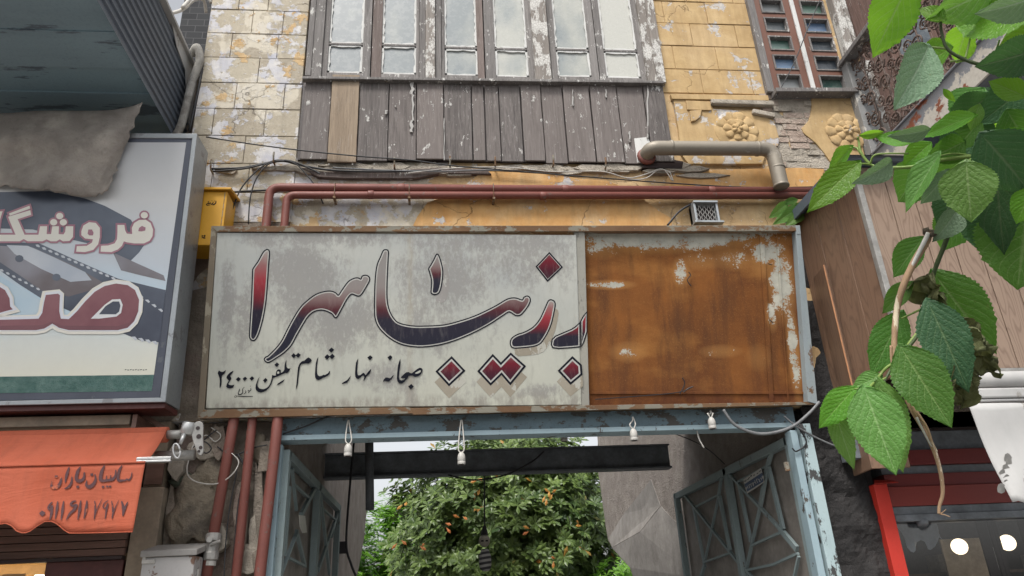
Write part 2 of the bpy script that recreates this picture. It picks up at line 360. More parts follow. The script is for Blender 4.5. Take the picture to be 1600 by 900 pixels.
def mat_stone(name, a, b, c3, scale=3):
    m = MT(name, rough=.9, spec=.2); n1 = m.noise(scale, 10, .65); n2 = m.noise(scale * 8, 8, .7); n3 = m.noise(scale * .7, 6, .6, m.pos(src='geo', loc=(4, 8, 2)))
    c = m.mix(m.step(n1, .3, .7), a, b); c = m.mix(m.step(n3, .5, .62), c, c3); c = m.mix(m.math('MULTIPLY', m.step(n2, .5, .8), .5), c, tuple(x * .5 for x in a))
    m.set('Base Color', c); m.bump(m.math('ADD', n1, m.math('MULTIPLY', n2, .6)), .9, .03); return m.m
def mat_clad(name, a, b, knot):
    m = MT(name, rough=.45, spec=.4); isl = m.island()
    off = m.n('ShaderNodeCombineXYZ'); m.L.new(m.math('MULTIPLY', isl, 23.0), off.inputs[0]); m.L.new(m.math('MULTIPLY', isl, 7.0), off.inputs[2])
    add = m.n('ShaderNodeVectorMath', operation='ADD'); m.L.new(m.n('ShaderNodeNewGeometry').outputs['Position'], add.inputs[0]); m.L.new(off.outputs[0], add.inputs[1])
    mp = m.n('ShaderNodeMapping'); m.L.new(add.outputs[0], mp.inputs[0]); mp.inputs['Scale'].default_value = (1, 1, .16)
    w = m.noise(5.5, 2, .4, mp.outputs[0])
    ring = m.math('FRACT', m.math('MULTIPLY', m.math('ADD', w, m.math('MULTIPLY', m.noise(2.2, 4, .6), .12)), 17.0)); g = m.noise(90, 6, .6, mp.outputs[0])
    c = m.mix(m.ramp(ring, [(0., .75), (.16, .15), (.7, .0), (1., .75)]), m.mix(g, a, b), knot)
    c = m.mix(m.math('MULTIPLY', m.step(g, .5, .75), .4), c, knot)
    c = m.mix(m.math('MULTIPLY', m.noise(3, 6, .6), .35), c, (.22, .17, .13))
    m.set('Base Color', c); m.bump(m.math('MULTIPLY', g, .5), .2, .002); return m.m
def mat_leaf(name, base, vein, trans, tamt=.35, rough=.42):
    m = MT(name, base, rough, spec=.35)
    uv = m.sep(m.n('ShaderNodeTexCoord').outputs['UV']); u, v = uv[0], uv[1]
    av = m.math('ABSOLUTE', v)
    mid = m.math('SUBTRACT', 1, m.step(av, .015, .06))
    lat = m.math('FRACT', m.math('SUBTRACT', m.math('MULTIPLY', u, 7.5), m.math('MULTIPLY', av, 3.2)))
    latd = m.math('ABSOLUTE', m.math('SUBTRACT', lat, .5)); lv = m.math('MULTIPLY', m.math('SUBTRACT', 1, m.step(latd, .02, .085)), m.math('SUBTRACT', 1, m.math('MULTIPLY', av, .55)))
    n1 = m.noise(25, 6, .6); n2 = m.noise(120, 4, .6); cell = m.voro(150, None, 'DISTANCE_TO_EDGE')
    isl = m.n('ShaderNodeObjectInfo').outputs['Random']
    c = m.mix(n1, tuple(x * .72 for x in base), tuple(x * 1.3 for x in base))
    vk = m.math('MAXIMUM', mid, m.math('MULTIPLY', lv, .8))
    c = m.mix(m.math('MULTIPLY', vk, .85), c, vein)
    c = m.hsv(c, h=m.math('MULTIPLY_ADD', isl, .03, .485), v=m.math('MULTIPLY_ADD', isl, .4, .8)); c = m.mix(m.math('MULTIPLY', m.step(m.noise(45, 6, .7), .66, .72), .6), c, (.20, .17, .07))
    m.set('Base Color', c)
    hgt = m.math('ADD', m.math('MULTIPLY', latd, .6), m.math('ADD', m.math('MULTIPLY', n2, .25), m.math('MULTIPLY', m.step(cell, .0, .2), .25)))
    hgt = m.math('SUBTRACT', hgt, m.math('MULTIPLY', mid, .5)); m.bump(hgt, .42, .004)
    tr = m.n('ShaderNodeBsdfTranslucent'); m.put(tr.inputs[0], m.mix(vk, trans, vein)); mx = m.n('ShaderNodeMixShader'); mx.inputs[0].default_value = tamt
    out = m.N['Material Output']; m.L.new(m.b.outputs[0], mx.inputs[1]); m.L.new(tr.outputs[0], mx.inputs[2]); m.L.new(mx.outputs[0], out.inputs[0])
    return m.m
def mat_pane(name, a, b, rough=.12):
    m = MT(name, rough=rough, spec=.6); n = m.noise(3.2, 5, .5, m.pos((1, 1, .6), src='geo')); isl = m.n('ShaderNodeObjectInfo').outputs['Random']
    c = m.mix(m.step(m.math('ADD', n, m.math('MULTIPLY', m.math('SUBTRACT', isl, .5), .9)), .36, .64), a, b); c = m.hsv(c, h=m.math('MULTIPLY_ADD', isl, -.06, .53), sa=1.5, v=m.math('MULTIPLY_ADD', isl, .35, .80)); c = m.hsv(c, sa=.75); d = m.noise(18, 8, .7)
    c = m.mix(m.math('MULTIPLY', m.step(d, .5, .8), .4), c, (.36, .36, .34)); m.set('Base Color', c); m.set('Roughness', m.math('MULTIPLY_ADD', d, .3, rough)); return m.m
def mat_leafclump(name, a, b, c3=None, tr=.3):
    m = MT(name, rough=.4, spec=.4); isl = m.island(); cl_ = m.step(m.noise(1.6, 3, .5), .35, .62); c = m.mix(m.math('ADD', m.math('MULTIPLY', isl, .55), m.math('MULTIPLY', cl_, .45)), a, b)
    if c3: c = m.mix(m.step(isl, .9994, .9995), c, c3)
    m.set('Base Color', c); t = m.n('ShaderNodeBsdfTranslucent'); m.put(t.inputs[0], m.mix(.5, c, b)); mx = m.n('ShaderNodeMixShader'); mx.inputs[0].default_value = tr
    m.L.new(m.b.outputs[0], mx.inputs[1]); m.L.new(t.outputs[0], mx.inputs[2]); m.L.new(mx.outputs[0], m.N['Material Output'].inputs[0]); return m.m
def mat_emit(name, col, st):
    m = MT(name, col); m.set('Emission Color', col); m.set('Emission Strength', st); return m.m

M = {}
M['wall'] = mat_wall(); M['yellow'] = mat_yellow(); M['render'] = mat_yellow((.47, .245, .085), (.60, .37, .16), 'orange_render', .57)
M['board'] = mat_wood('grey_boards', (.062, .056, .054), (.215, .192, .182), .16, 2.6, .35, (.15, .128, .118))
M['board_new'] = mat_wood('pale_brown_board', (.18, .138, .10), (.285, .225, .165))
M['frame'] = mat_wood('grey_window_wood', (.10, .093, .09), (.235, .22, .21), .26, 2.2, .3)
M['frame_brown'] = mat_wood('brown_window_wood', (.115, .09, .08), (.215, .175, .16), .12, 2.2)
M['flaky'] = mat_wood('flaking_white_wood', (.15, .135, .12), (.28, .25, .225), .60, 1.5, .2)
M['putty'] = mat_paint('white_putty', (.60, .60, .58), (.3, .29, .27), .60, .8, (.45, .44, .42), 22)
M['brownframe'] = mat_paint('brown_frame', (.17, .075, .05), (.30, .26, .22), .66, .6, (.12, .08, .07), 12)
M['pane'] = mat_pane('dusty_sky_glass', (.22, .245, .25), (.40, .405, .37))  # pale mottling paints reflected cloud and curtains along with dust
M['pane_dark'] = mat_pane('dark_glass', (.06, .075, .085), (.20, .21, .21), .06)
M['pane_green'] = mat_pane('green_glass', (.05, .10, .085), (.13, .20, .17), .06)
M['pane_blue'] = mat_pane('blue_glass', (.06, .085, .15), (.16, .22, .33), .06)
M['redpipe'] = mat_paint('red_oxide_pipe', (.20, .064, .05), (.15, .10, .085), .61, .5, (.11, .055, .045), 12, (1, 1, 1))
M['fluepipe'] = mat_paint('dull_flue', (.27, .24, .195), (.36, .33, .29), .62, .45, (.20, .17, .13), 7, (1, 1, 1), .25)
M['rust'] = mat_rust_sheet(); M['sign'] = mat_sign()
M['rustframe'] = mat_paint('rusty_frame', (.16, .085, .042), (.22, .205, .165), .52, .7, (.22, .165, .095), 7, (.6, 1, 1))
M['zincframe'] = mat_paint('grey_blue_steel', (.30, .35, .37), (.16, .10, .06), .63, .5, (.2, .2, .19), 8)
M['galv'] = mat_paint('galvanised_steel', (.36, .385, .40), (.24, .245, .25), .60, .4, (.22, .23, .24), 8, (1, 1, 1), .5)
M['navy'] = mat_paint('slate_border', (.085, .095, .125), (.12, .13, .15), .62, .5, (.07, .08, .1))
M['ink'] = var('black_ink', (.012, .013, .02), .8, .3, spec=.08, bump=0); M['white'] = var('white_line', (.44, .435, .41), .7, .2, spec=.15, bump=0)
M['letter'] = mat_letter('letter_fade', [(.0, (.022, .023, .036)), (.34, (.028, .025, .038)), (.47, (.085, .026, .032)), (.60, (.185, .12, .118)), (.76, (.245, .215, .205)), (1, (.25, .235, .225))])
M['letter_red'] = mat_letter('letter_red_fade', [(.0, (.02, .021, .034)), (.30, (.026, .022, .034)), (.46, (.15, .024, .032)), (.66, (.29, .038, .05)), (.85, (.27, .12, .12)), (1, (.32, .28, .26))])
M['letter_dot'] = mat_letter('dot_fade', [(.0, (.03, .02, .03)), (.4, (.07, .016, .026)), (.72, (.145, .018, .028)), (1, (.17, .07, .075))])
M['shade_tan'] = mat_paint('tan_painted_shade', (.30, .265, .205), (.42, .41, .36), .54, .6, (.30, .28, .25), 10)
M['shade_grey'] = mat_paint('grey_painted_shade', (.30, .285, .27), (.40, .395, .365), .50, .6, (.26, .25, .245), 6)
M['blue'] = mat_paint('pale_blue_paint', (.28, .375, .415), (.075, .065, .055), .605, .5, (.22, .28, .30), 9)
M['bluepeel'] = mat_paint('peeling_blue_paint', (.36, .46, .48), (.05, .05, .05), .545, .6, (.25, .3, .3), 12, (1, 1, .5))
M['lintel'] = mat_paint('weathered_blue_plaster', (.15, .215, .25), (.085, .082, .076), .52, .8, (.07, .08, .085), 7, (.6, 1, 1))
M['black'] = mat_stone('charred_and_gap_black', (.012, .012, .013), (.05, .047, .046), (.035, .033, .033), 3)
M['rubble'] = mat_stone('rubble_render', (.15, .125, .10), (.36, .31, .255), (.24, .185, .155), 4.5)
M['rock'] = mat_stone('pale_rock', (.19, .16, .12), (.37, .32, .245), (.15, .13, .105), 6)
M['brick'] = mat_stone('old_brick', (.33, .25, .205), (.52, .43, .36), (.48, .42, .35), 6)
M['mortar'] = mat_stone('crumbled_mortar', (.33, .295, .245), (.54, .48, .40), (.30, .265, .22), 7)
M['earth'] = mat_stone('bare_earth_plaster', (.26, .225, .20), (.44, .39, .35), (.34, .30, .27), 4.5)
M['plasterg'] = var('smooth_grey_plaster', (.34, .315, .29), .85, .25, 4, bump=.4, bd=.01, dirt=(.22, .2, .18))
M['ceil'] = var('sooty_ceiling', (.26, .22, .19), .9, .4, 4, bump=.5, bd=.01)
M['steel_dark'] = var('dark_steel', (.15, .165, .18), .55, .4, 6)
M['slate'] = mat_paint('blue_grey_sheet', (.27, .38, .43), (.12, .16, .19), .58, .45, (.12, .165, .20), 2.4, (.3, 1.6, 1), .1)
M['corr'] = mat_paint('corrugated_slate', (.15, .18, .225), (.2, .21, .22), .68, .4, (.05, .055, .07), 5, (1, .3, 1), .3)
M['felt'] = mat_stone('grey_felt', (.19, .168, .15), (.56, .50, .44), (.30, .265, .235), 3.2)
M['cable'] = var('black_cable', (.02, .02, .022), .5, .3); M['cable_grey'] = var('grey_cable', (.16, .165, .17), .5, .3); M['cable_white'] = var('white_cable', (.50, .48, .44), .5, .2)
M['foam'] = mat_stone('pipe_foam', (.40, .38, .34), (.58, .56, .52), (.3, .28, .25), 10)
M['ybox'] = mat_paint('yellow_enamel', (.70, .36, .028), (.45, .28, .06), .68, .4, (.55, .30, .04), 6)
def mat_canvas():
    m = MT('orange_canvas', rough=.75, spec=.2); a = m.noise(2.2, 8, .62); st = m.noise(5, 9, .7, m.pos((3, 1, .35), src='geo')); f = m.noise(90, 4, .6); cr_ = m.noise(2.5, 6, .6, m.pos((.5, 1, 2.2), src='geo', loc=(3, 1, 2)), 1.5)
    c = m.mix(m.step(a, .3, .7), (.43, .098, .05), (.50, .135, .078)); c = m.mix(m.math('MULTIPLY', m.step(st, .48, .72), .5), c, (.30, .085, .05)); c = m.mix(m.math('MULTIPLY', m.step(f, .5, .8), .25), c, (.33, .08, .045)); c = m.mix(m.math('MULTIPLY', m.step(st, .30, .38), .0), c, (.6, .3, .2))
    m.set('Base Color', c); m.bump(m.math('ADD', m.math('MULTIPLY', cr_, 1.0), m.math('MULTIPLY', f, .08)), .5, .02); return m.m
M['orange'] = mat_canvas() if True else var('orange_canvas', (.47, .118, .065), .7, .16, 3, bump=.15, dirt=(.38, .10, .06), dirt_at=(.55, .85))
M['orangeink'] = mat_paint('faded_black_print', (.10, .045, .05), (.45, .12, .06), .60, .7, (.16, .06, .05), 9)
M['ochre'] = var('ochre_post', (.26, .21, .155), .8, .3, 5, dirt=(.15, .125, .1))
M['brownwood'] = var('dark_brown_wood', (.14, .08, .06), .55, .35, 6, stretch=(.3, 1, 4))
M['maroon'] = var('maroon_panel', (.085, .025, .022), .5, .3, 6)
M['alu'] = var('aluminium', (.50, .50, .49), .35, .15, 9, metal=.6); M['alu_dull'] = var('dull_cast_metal', (.33, .32, .30), .45, .25, 12, metal=.4)
M['meter'] = mat_paint('rusty_white_box', (.42, .41, .40), (.17, .10, .07), .55, .55, (.30, .28, .27), 8, (1, 1, .6))
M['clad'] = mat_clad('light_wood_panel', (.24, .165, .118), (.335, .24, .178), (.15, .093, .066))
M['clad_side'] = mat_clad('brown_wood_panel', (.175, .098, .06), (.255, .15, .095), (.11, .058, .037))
M['redpaint'] = mat_paint('red_enamel', (.50, .035, .022), (.20, .03, .02), .72, .4, (.33, .03, .022), 5)
M['redboard'] = mat_paint('dull_red_board', (.17, .028, .026), (.09, .02, .02), .70, .45, (.10, .02, .02), 4, (.3, 1, 1))
M['darkboard'] = var('dark_brown_board', (.03, .018, .017), .5, .3, 5, stretch=(.3, 1, 3))
M['canvas'] = mat_paint('dirty_white_canvas', (.46, .455, .445), (.28, .265, .245), .60, .7, (.42, .41, .39), 5)
M['whitepl'] = var('white_plastic', (.43, .415, .385), .45, .15, 12)
def mat_beam():
    m = MT('peeling_white_beam', rough=.6); P = m.sep(m.n('ShaderNodeNewGeometry').outputs['Position']); n1 = m.noise(7, 10, .7); n2 = m.noise(3.3, 8, .62, m.pos((1, 1, 1.4), src='geo', loc=(2, 5, 1))); n3 = m.noise(30, 6, .7)
    c = m.mix(m.step(n3, .4, .7), (.56, .53, .47), (.44, .41, .36))
    c = m.mix(m.step(m.math('ADD', m.math('MULTIPLY', m.math('SUBTRACT', P[2], 5.17), 2.2), m.math('MULTIPLY', m.math('SUBTRACT', n1, .5), 1.3)), .02, .06), c, m.mix(n3, (.17, .18, .20), (.26, .27, .29)))
    k = m.step(n2, .60, .625); c = m.mix(k, c, m.mix(n3, (.17, .05, .03), (.30, .11, .06))); m.set('Base Color', c); m.bump(m.math('ADD', n1, k), .4, .004); return m.m
M['peelbeam'] = mat_beam()
M['iron'] = mat_paint('rusty_wrought_iron', (.12, .085, .07), (.34, .30, .26), .60, .7, (.06, .04, .035), 25, (1, 1, 1))
M['brownwall'] = mat_wood('brown_door_wood', (.075, .045, .036), (.14, .085, .068), .0)
M['pavement'] = var('stone_paving', (.32, .31, .29), .85, .3, 2); M['asphalt'] = var('asphalt', (.10, .10, .10), .9, .3, 4)
M['bark'] = mat_stone('bark', (.10, .08, .06), (.2, .165, .12), (.14, .11, .08), 14)
M['torn'] = mat_paint('torn_bark', (.36, .235, .14), (.62, .52, .38), .56, .7, (.20, .12, .075), 26, (1, 1, .25))
M['stem'] = var('green_stem', (.17, .25, .055), .5, .25, 12); M['stem_dark'] = var('dark_green_stem', (.05, .075, .025), .5, .25, 12)
M['greypeel'] = mat_paint('peeling_grey_post', (.25, .25, .245), (.46, .44, .40), .545, .7, (.12, .115, .11), 8, (1, 1, .5)); M['gatebar'] = mat_paint('grimy_blue_bar', (.235, .295, .30), (.10, .09, .08), .62, .55, (.15, .15, .14), 9)
M['leaf_bright'] = mat_leaf('bright_leaf', (.10, .25, .025), (.24, .40, .085), (.26, .52, .03), .45)
M['leaf_mid'] = mat_leaf('green_leaf', (.072, .175, .034), (.20, .33, .095), (.16, .38, .035), .38)
M['leaf_light'] = mat_leaf('light_green_leaf', (.125, .26, .06), (.27, .42, .15), (.22, .44, .06), .38)
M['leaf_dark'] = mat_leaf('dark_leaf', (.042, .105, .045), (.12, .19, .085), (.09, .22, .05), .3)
M['leaf_pale'] = mat_leaf('silvery_leaf', (.20, .30, .19), (.30, .40, .26), (.2, .34, .12), .25, .35)
M['leaf_wilt'] = mat_leaf('wilted_leaf', (.125, .135, .058), (.20, .20, .10), (.14, .15, .05), .25, .7)
M['magnolia'] = mat_leafclump('glossy_evergreen_leaf', (.03, .065, .018), (.17, .245, .06), (.42, .17, .03), .2)
M['locust'] = mat_leafclump('pale_green_leaf', (.13, .30, .03), (.26, .48, .08), None, .45)
# ================================================================== GROUND
g = MB(); g.add([(-200, -200, 0), (200, -200, 0), (200, 200, 0), (-200, 200, 0)], [(0, 1, 2, 3)])
tag(g.build('ground', M['asphalt'], fix=False), None, None, None, 'structure')
g = MB(); g.box(-30, 30, -2.6, -.02, .004, .13)
tag(g.build('pavement', M['pavement']), None, None, None, 'structure')

def rough(mb, x0, x1, z0, z1, y, depth, amp, st=.05, sc=3.0, seed=0, m=0, rag=0.0):
    """a lump of wall whose front is uneven"""
    nx = max(2, int((x1 - x0) / st)); nz = max(2, int((z1 - z0) / st)); b = len(mb.v)
    for j in range(nz + 1):
        for i in range(nx + 1):
            x = x0 + (x1 - x0) * i / nx; z = z0 + (z1 - z0) * j / nz
            d = mnoise.fractal(Vector((x * sc + seed, z * sc, seed)), 1.0, 2.0, 5) * amp
            dx = mnoise.noise(Vector((z * 6 + seed, i * .0, 3))) * rag if i in (0, nx) else 0
            mb.v.append(Vector((x + dx, y - d, z)))
    for j in range(nz):
        for i in range(nx):
            a = b + j * (nx + 1) + i; mb.face((a, a + 1, a + nx + 2, a + nx + 1), m)
    mb.box(x0 + .004, x1 - .004, y + amp * 1.2, y + depth, z0, z1, m)

# ================================================================== OLD BUILDING
B = thing('old_building', 'weathered two-storey house of peeling plaster blocks and grey boards above the gateway', 'building', (0, 0, 0))
w = MB()
for x0, x1, z0, z1 in ((-2.096, -1.2, 2.972, 7.9), (-1.2, 2.12, 2.972, 5.24), (2.12, 3.22, 2.972, 7.9), (3.22, 4.0, 2.972, 6.06), (4.0, 8.0, 2.972, 7.9), (-1.2, 2.12, 7.6, 7.9), (3.22, 4.0, 7.6, 7.9)):
    w.box(x0, x1, .012, .28, z0, z1)
random.seed(3)
def blocks(x0, x1, z0, pitch, n, joints, m, mb):
    for k in range(n):
        za, zb = z0 + k * pitch + .004, z0 + (k + 1) * pitch - .004
        js = [x0] + [j + random.uniform(-.02, .02) for j in joints[k % len(joints)] if x0 < j < x1] + [x1]
        for a, b in zip(js, js[1:]): mb.box(a + .003, b - .003, random.uniform(-.004, .003), .03, za, zb, m)
LJ = [(-1.72, -1.42), (-1.86, -1.56), (-1.66,), (-1.93, -1.5), (-1.77, -1.36), (-1.6,), (-1.88, -1.45)]
blocks(-2.094, -1.2, 4.61, .283, 11, LJ, 0, w)
RJ = [[at(u, v, 0).x for u in us] for v, us in ((128, (1094, 1173)), (90, (1052, 1122)), (55, (1080, 1149)), (20, (1038, 1106)))]
blocks(2.125, 3.2, 6.018, .286, 6, RJ, 1, w)
blocks(-1.2, 3.2, 4.55, .0, 0, [()], 0, w)
w.build('wall', [M['wall'], M['yellow']], B, bevel=.004)
# thick orange render left on the wall under the boards, and broken plaster edges
p = MB()
p.slab([(641, 362), (652, 338), (668, 316), (690, 309), (716, 300), (728, 288), (742, 276), (757, 268), (790, 267), (828, 269), (870, 272), (905, 279), (948, 282), (968, 290), (985, 298), (1003, 309), (1030, 330), (1048, 340), (1052, 362)], -.008, .02)
p.slab([(1046, 262), (1110, 266), (1200, 263), (1250, 262), (1288, 264), (1283, 292), (1180, 296), (1040, 292)], -.006, .02)
p.build('render_patch', M['render'], B, bevel=.003)
c = MB(); random.seed(11)
def chips(mb, u0, u1, v0, v1, n, y0, y1, m=0):
    for k in range(n):
        uu = random.uniform(u0, u1); vv = random.uniform(v0, v1); L = random.uniform(25, 90); h = random.uniform(2, 6)
        pts = [(uu + L * t + random.uniform(-3, 3), vv + h * s * random.uniform(.6, 1.3)) for t, s in ((0, 0), (.25, -1), (.5, -.8), (.75, -1.1), (1, -.1), (.8, .9), (.5, 1.1), (.2, .8))]
        mb.slab(pts, random.uniform(y0, y1), .05, m)
chips(c, 330, 700, 258, 268, 16, -.035, -.012); chips(c, 700, 1010, 258, 265, 12, -.035, -.012, 0); chips(c, 1000, 1060, 255, 275, 5, -.05, -.02)
c.slab([(470, 262), (520, 264), (600, 266), (690, 262), (760, 264), (768, 272), (690, 270), (650, 278), (540, 278), (497, 276)], -.03, .05, 1)
c.slab([(690, 268), (745, 266), (735, 274), (700, 275)], -.02, .04, 0)
c.build('broken_cornice', [M['mortar'], M['frame_brown'], M['black']], B, bevel=.003)

# ---- boards under the windows
bz0, bz1 = 5.205, 6.085
def X(u, v=190, y=0.0): return at(u, v, y).x
tops = [475, 517, 561, 605, 650, 696, 738, 759, 781, 812, 845, 876, 910, 952, 1004, 1037]
bd = MB(); random.seed(5)
edges_b = [466, 511, 557, 605, 650, 694, 739, 760, 784, 819, 853, 888, 932, 977, 1020, 1054]
for k in range(len(edges_b) - 1):
    xa, xb = at(edges_b[k], 255, -.04).x, at(edges_b[k + 1], 255, -.04).x
    dz = random.uniform(-.015, .008); yy = -.045 + random.uniform(-.012, .008); gp = random.choice((.003, .004, .008))
    if k == 1: dz = -.045; yy = -.07
    n = 8; a = [Vector((xa + gp + random.uniform(0, .003), yy, bz0 + dz + (bz1 - bz0 - dz) * i / n)) for i in range(n + 1)]; b = [Vector((xb - gp * .4 - random.uniform(0, .003), yy, q.z)) for q in a]
    bd.prism(a + b[::-1], (0, .024, 0), 1 if k == 1 else 0)
bo = bd.build('board_cladding', [M['board'], M['board_new']], B, bevel=.002)
bk = MB(); bk.box(-1.19, 2.11, -.012, .012, 5.215, 6.09); bk.build('board_backing', M['darkboard'], B)
dt = MB()                                   # nails, flakes and bits of white batten on the boards
for u, v in ((517, 127), (555, 127), (514, 257), (551, 257), (585, 257), (575, 127), (640, 128), (720, 130), (775, 130), (860, 132), (930, 133)):
    q = at(u, v, -.075); dt.lathe(q, [(.006, 0), (.006, .006)], (0, -1, 0), 8)
DS = mat_paint('dirty_white_scrap', (.40, .39, .37), (.2, .18, .17), .56, .8, (.25, .24, .23), 20)
dt.build('nail_heads', DS, B)
for u, v0, v1, ww in ((644, 128, 150, 10), (643, 188, 206, 10), (603, 172, 178, 6), (618, 164, 167, 4), (694, 184, 250, 3), (645, 150, 188, 6), (1012, 133, 215, 5), (984, 205, 222, 6), (947, 140, 152, 4), (895, 140, 165, 4)):
    wig = [(u + math.sin(i * 1.7 + u) * ww * .1, v0 + (v1 - v0) * i / 6) for i in range(7)]
    dt = MB(); dt.slab([(a - ww / 3 * random.uniform(.3, 1), b) for a, b in wig] + [(a + ww / 3 * random.uniform(.3, 1), b) for a, b in wig[::-1]], -.068, .012); dt.build('batten_scrap', DS, B)
sl_ = MB(); sl_.bar(at(473, 124, -.07), at(1036, 131, -.07), .028, .06); sl_.build('sill_strip', M['frame'], B, bevel=.003)

# ---- six casements of the window bay
zb, zt = 6.10, 7.65
def stile(mb, u0, u1, y, t, m=0, z0=zb, z1=zt, vref=95):
    a, b = at(u0, vref, y).x, at(u1, vref, y).x; mb.box(a, b, y, y + t, z0, z1, m)
fr = MB()
for u0, u1, y, m in ((478, 487, -.03, 0), (487, 503, -.02, 0), (665, 680, -.035, 1), (655, 665, -.01, 0), (680, 690, -.012, 0), (835, 860, -.035, 1), (1008, 1022, -.035, 1), (1022, 1036, -.05, 1)):
    fr = MB(); stile(fr, u0, u1, y, .09, m); fr.build('window_post', [M['frame'], M['flaky']], B, bevel=.005)
panes = [(512, 566, 70, 112), (596, 650, 72, 114), (695, 746, 76, 116), (774, 825, 78, 118), (870, 922, 79, 118), (945, 998, 81, 120)]
outer = [(503, 579), (580, 655), (690, 757), (758, 835), (860, 934), (934.5, 1008)]
for k, ((a, b, v0, v1), (o0, o1)) in enumerate(zip(panes, outer)):
    f = MB(); y = .0 + (k % 2) * .006
    xa, xb = at(a, 95, y).x, at(b, 95, y).x; X0, X1 = at(o0, 95, y).x + .002, at(o1, 95, y).x - .002
    zl, zm = at(a, v1, y).z, at(a, v0 - 3, y).z
    f.box(X0, xa, y, y + .045, zb, zt, 1 if k == 1 else 0); f.box(xb, X1, y, y + .045, zb, zt, 1 if k == 2 else 0)
    f.box(xa, xb, y + .002, y + .043, zb, zl - .004); f.box(xa, xb, y + .006, y + .04, zm - .012, zm + .012); f.box(xa, xb, y + .002, y + .04, zt - .09, zt)
    fo = f.build('casement_frame', [M['frame'], M['frame_brown']], B, bevel=.003)
    pu = MB(); random.seed(k)
    for z0_, z1_ in ((zl, zm - .012), (zm + .012, zt - .09)):     # uneven putty round each pane
        c4 = [Vector((xa, y + .012, z0_)), Vector((xb, y + .012, z0_)), Vector((xb, y + .012, z1_)), Vector((xa, y + .012, z1_))]
        for i in range(4):
            q0, q1 = c4[i], c4[(i + 1) % 4]; nn = max(6, int((q1 - q0).length / .04)); inn = ((c4[0] + c4[2]) / 2 - (q0 + q1) / 2); inn = Vector((inn.x, 0, 0)).normalized() if i % 2 else Vector((0, 0, inn.z)).normalized()
            L1 = [q0.lerp(q1, j / nn) + inn * random.uniform(.010, .024) for j in range(nn + 1)]; L0 = [q0.lerp(q1, j / nn) - inn * random.uniform(.0, .007) for j in range(nn + 1)]
            pu.prism(L0 + L1[::-1], (0, .012, 0))
    pu.build('putty', M['putty'], fo)
    gl = MB(); gl.box(xa - .002, xb + .002, y + .026, y + .03, zl - .004, zt - .08); gl.build('pane', M['pane'], fo)
bb = MB(); bb.box(-1.195, 2.115, .10, .11, 6.06, 7.62); bb.build('bay_lining', M['darkboard'], B)

# ---- brown small-paned window at the right
zr0 = 6.065
f = MB(); PR = lambda pts: px((1140, 0), 3.4615, pts)
def strip(mb, pa, pb, w, y, t, m=0, ext=1.75):
    (ua, va), (ub, vb) = PR([pa, pb]); a = at(ub, vb, y); x = (at(ua, va, y).x + a.x) / 2; ws = w / 3.4615 / 185
    mb.box(x - ws / 2, x + ws / 2, y, y + t, a.z, 7.62, m)
for a_, b_, w_, y_, mm in (((95, 0), (245, 495), 46, -.05, 'frame'), ((556, 0), (660, 300), 62, -.05, 'greypeel'), ((612, 0), (705, 300), 30, -.06, 'flaky')):
    f = MB(); strip(f, a_, b_, w_, y_, .09); f.build('window_post', M[mm], B, bevel=.005)
f = MB(); Y0 = .01
rows = [(400, 485), (295, 380), (195, 272), (100, 172), (5, 75)]
lx = [at(*PR([(v0, r)])[0], Y0).x for v0, r in ((262, 440), (392, 440), (487, 440), (625, 440))]
zs = [(at(*PR([(320, b)])[0], Y0).z, at(*PR([(320, a)])[0], Y0).z) for a, b in rows]
pit = (zs[-1][0] - zs[0][0]) / 4; hh = sum(b - a for a, b in zs) / 5
zs = [(zs[0][0] + pit * k, zs[0][0] + pit * k + hh) for k in range(7)]
xl0, xr1 = 3.245, 3.985
f.box(xl0, lx[0], Y0, Y0 + .06, zr0, 7.62); f.box(lx[1], lx[2], Y0, Y0 + .06, zr0, 7.62); f.box(lx[3], xr1, Y0, Y0 + .06, zr0, 7.62)
for (a, b) in ((lx[0], lx[1]), (lx[2], lx[3])):
    zp = zr0
    for z0_, z1_ in zs: f.box(a, b, Y0 + .002, Y0 + .058, zp, z0_); zp = z1_
    f.box(a, b, Y0 + .002, Y0 + .058, zp, 7.62)
fo = f.build('brown_window_frame', M['brownframe'], B, bevel=.004)
f = MB(); mx = (lx[1] + lx[2]) / 2
f.box(mx - .022, mx + .022, Y0 - .02, Y0 - .002, zr0, 7.62); f.build('meeting_strip', M['putty'], fo, bevel=.004)
random.seed(2)
gi = 0
for (a, b) in ((lx[0], lx[1]), (lx[2], lx[3])):
    sf = MB()
    for r_, (z0_, z1_) in enumerate(zs):
        t_ = .016
        sf.box(a, b, Y0 - .008, Y0 + .05, z0_, z0_ + t_); sf.box(a, b, Y0 - .008, Y0 + .05, z1_ - t_, z1_); sf.box(a, a + t_, Y0 - .008, Y0 + .05, z0_ + t_, z1_ - t_); sf.box(b - t_, b, Y0 - .008, Y0 + .05, z0_ + t_, z1_ - t_)
        q = MB(); q.box(a + t_, b - t_, Y0 + .045, Y0 + .05, z0_ + t_, z1_ - t_)
        mm = [[3, 2, 1, 3, 3, 1, 3], [1, 3, 3, 2, 1, 3, 2]][gi][r_]
        q.build('pane', [None, M['pane_green'], M['pane_blue'], M['pane_dark']][mm], fo)
    gi += 1; sf.build('glazing_bars', M['frame'], fo, bevel=.002)
ws = MB(); ws.bar(at(1208, 147, -.05), at(1336, 147, -.05), .045, .14); ws.build('window_sill', M['frame'], B, bevel=.004)
ws = MB(); ws.box(3.22, 4.0, .09, .1, 6.0, 7.62); ws.build('window_lining', M['darkboard'], B)

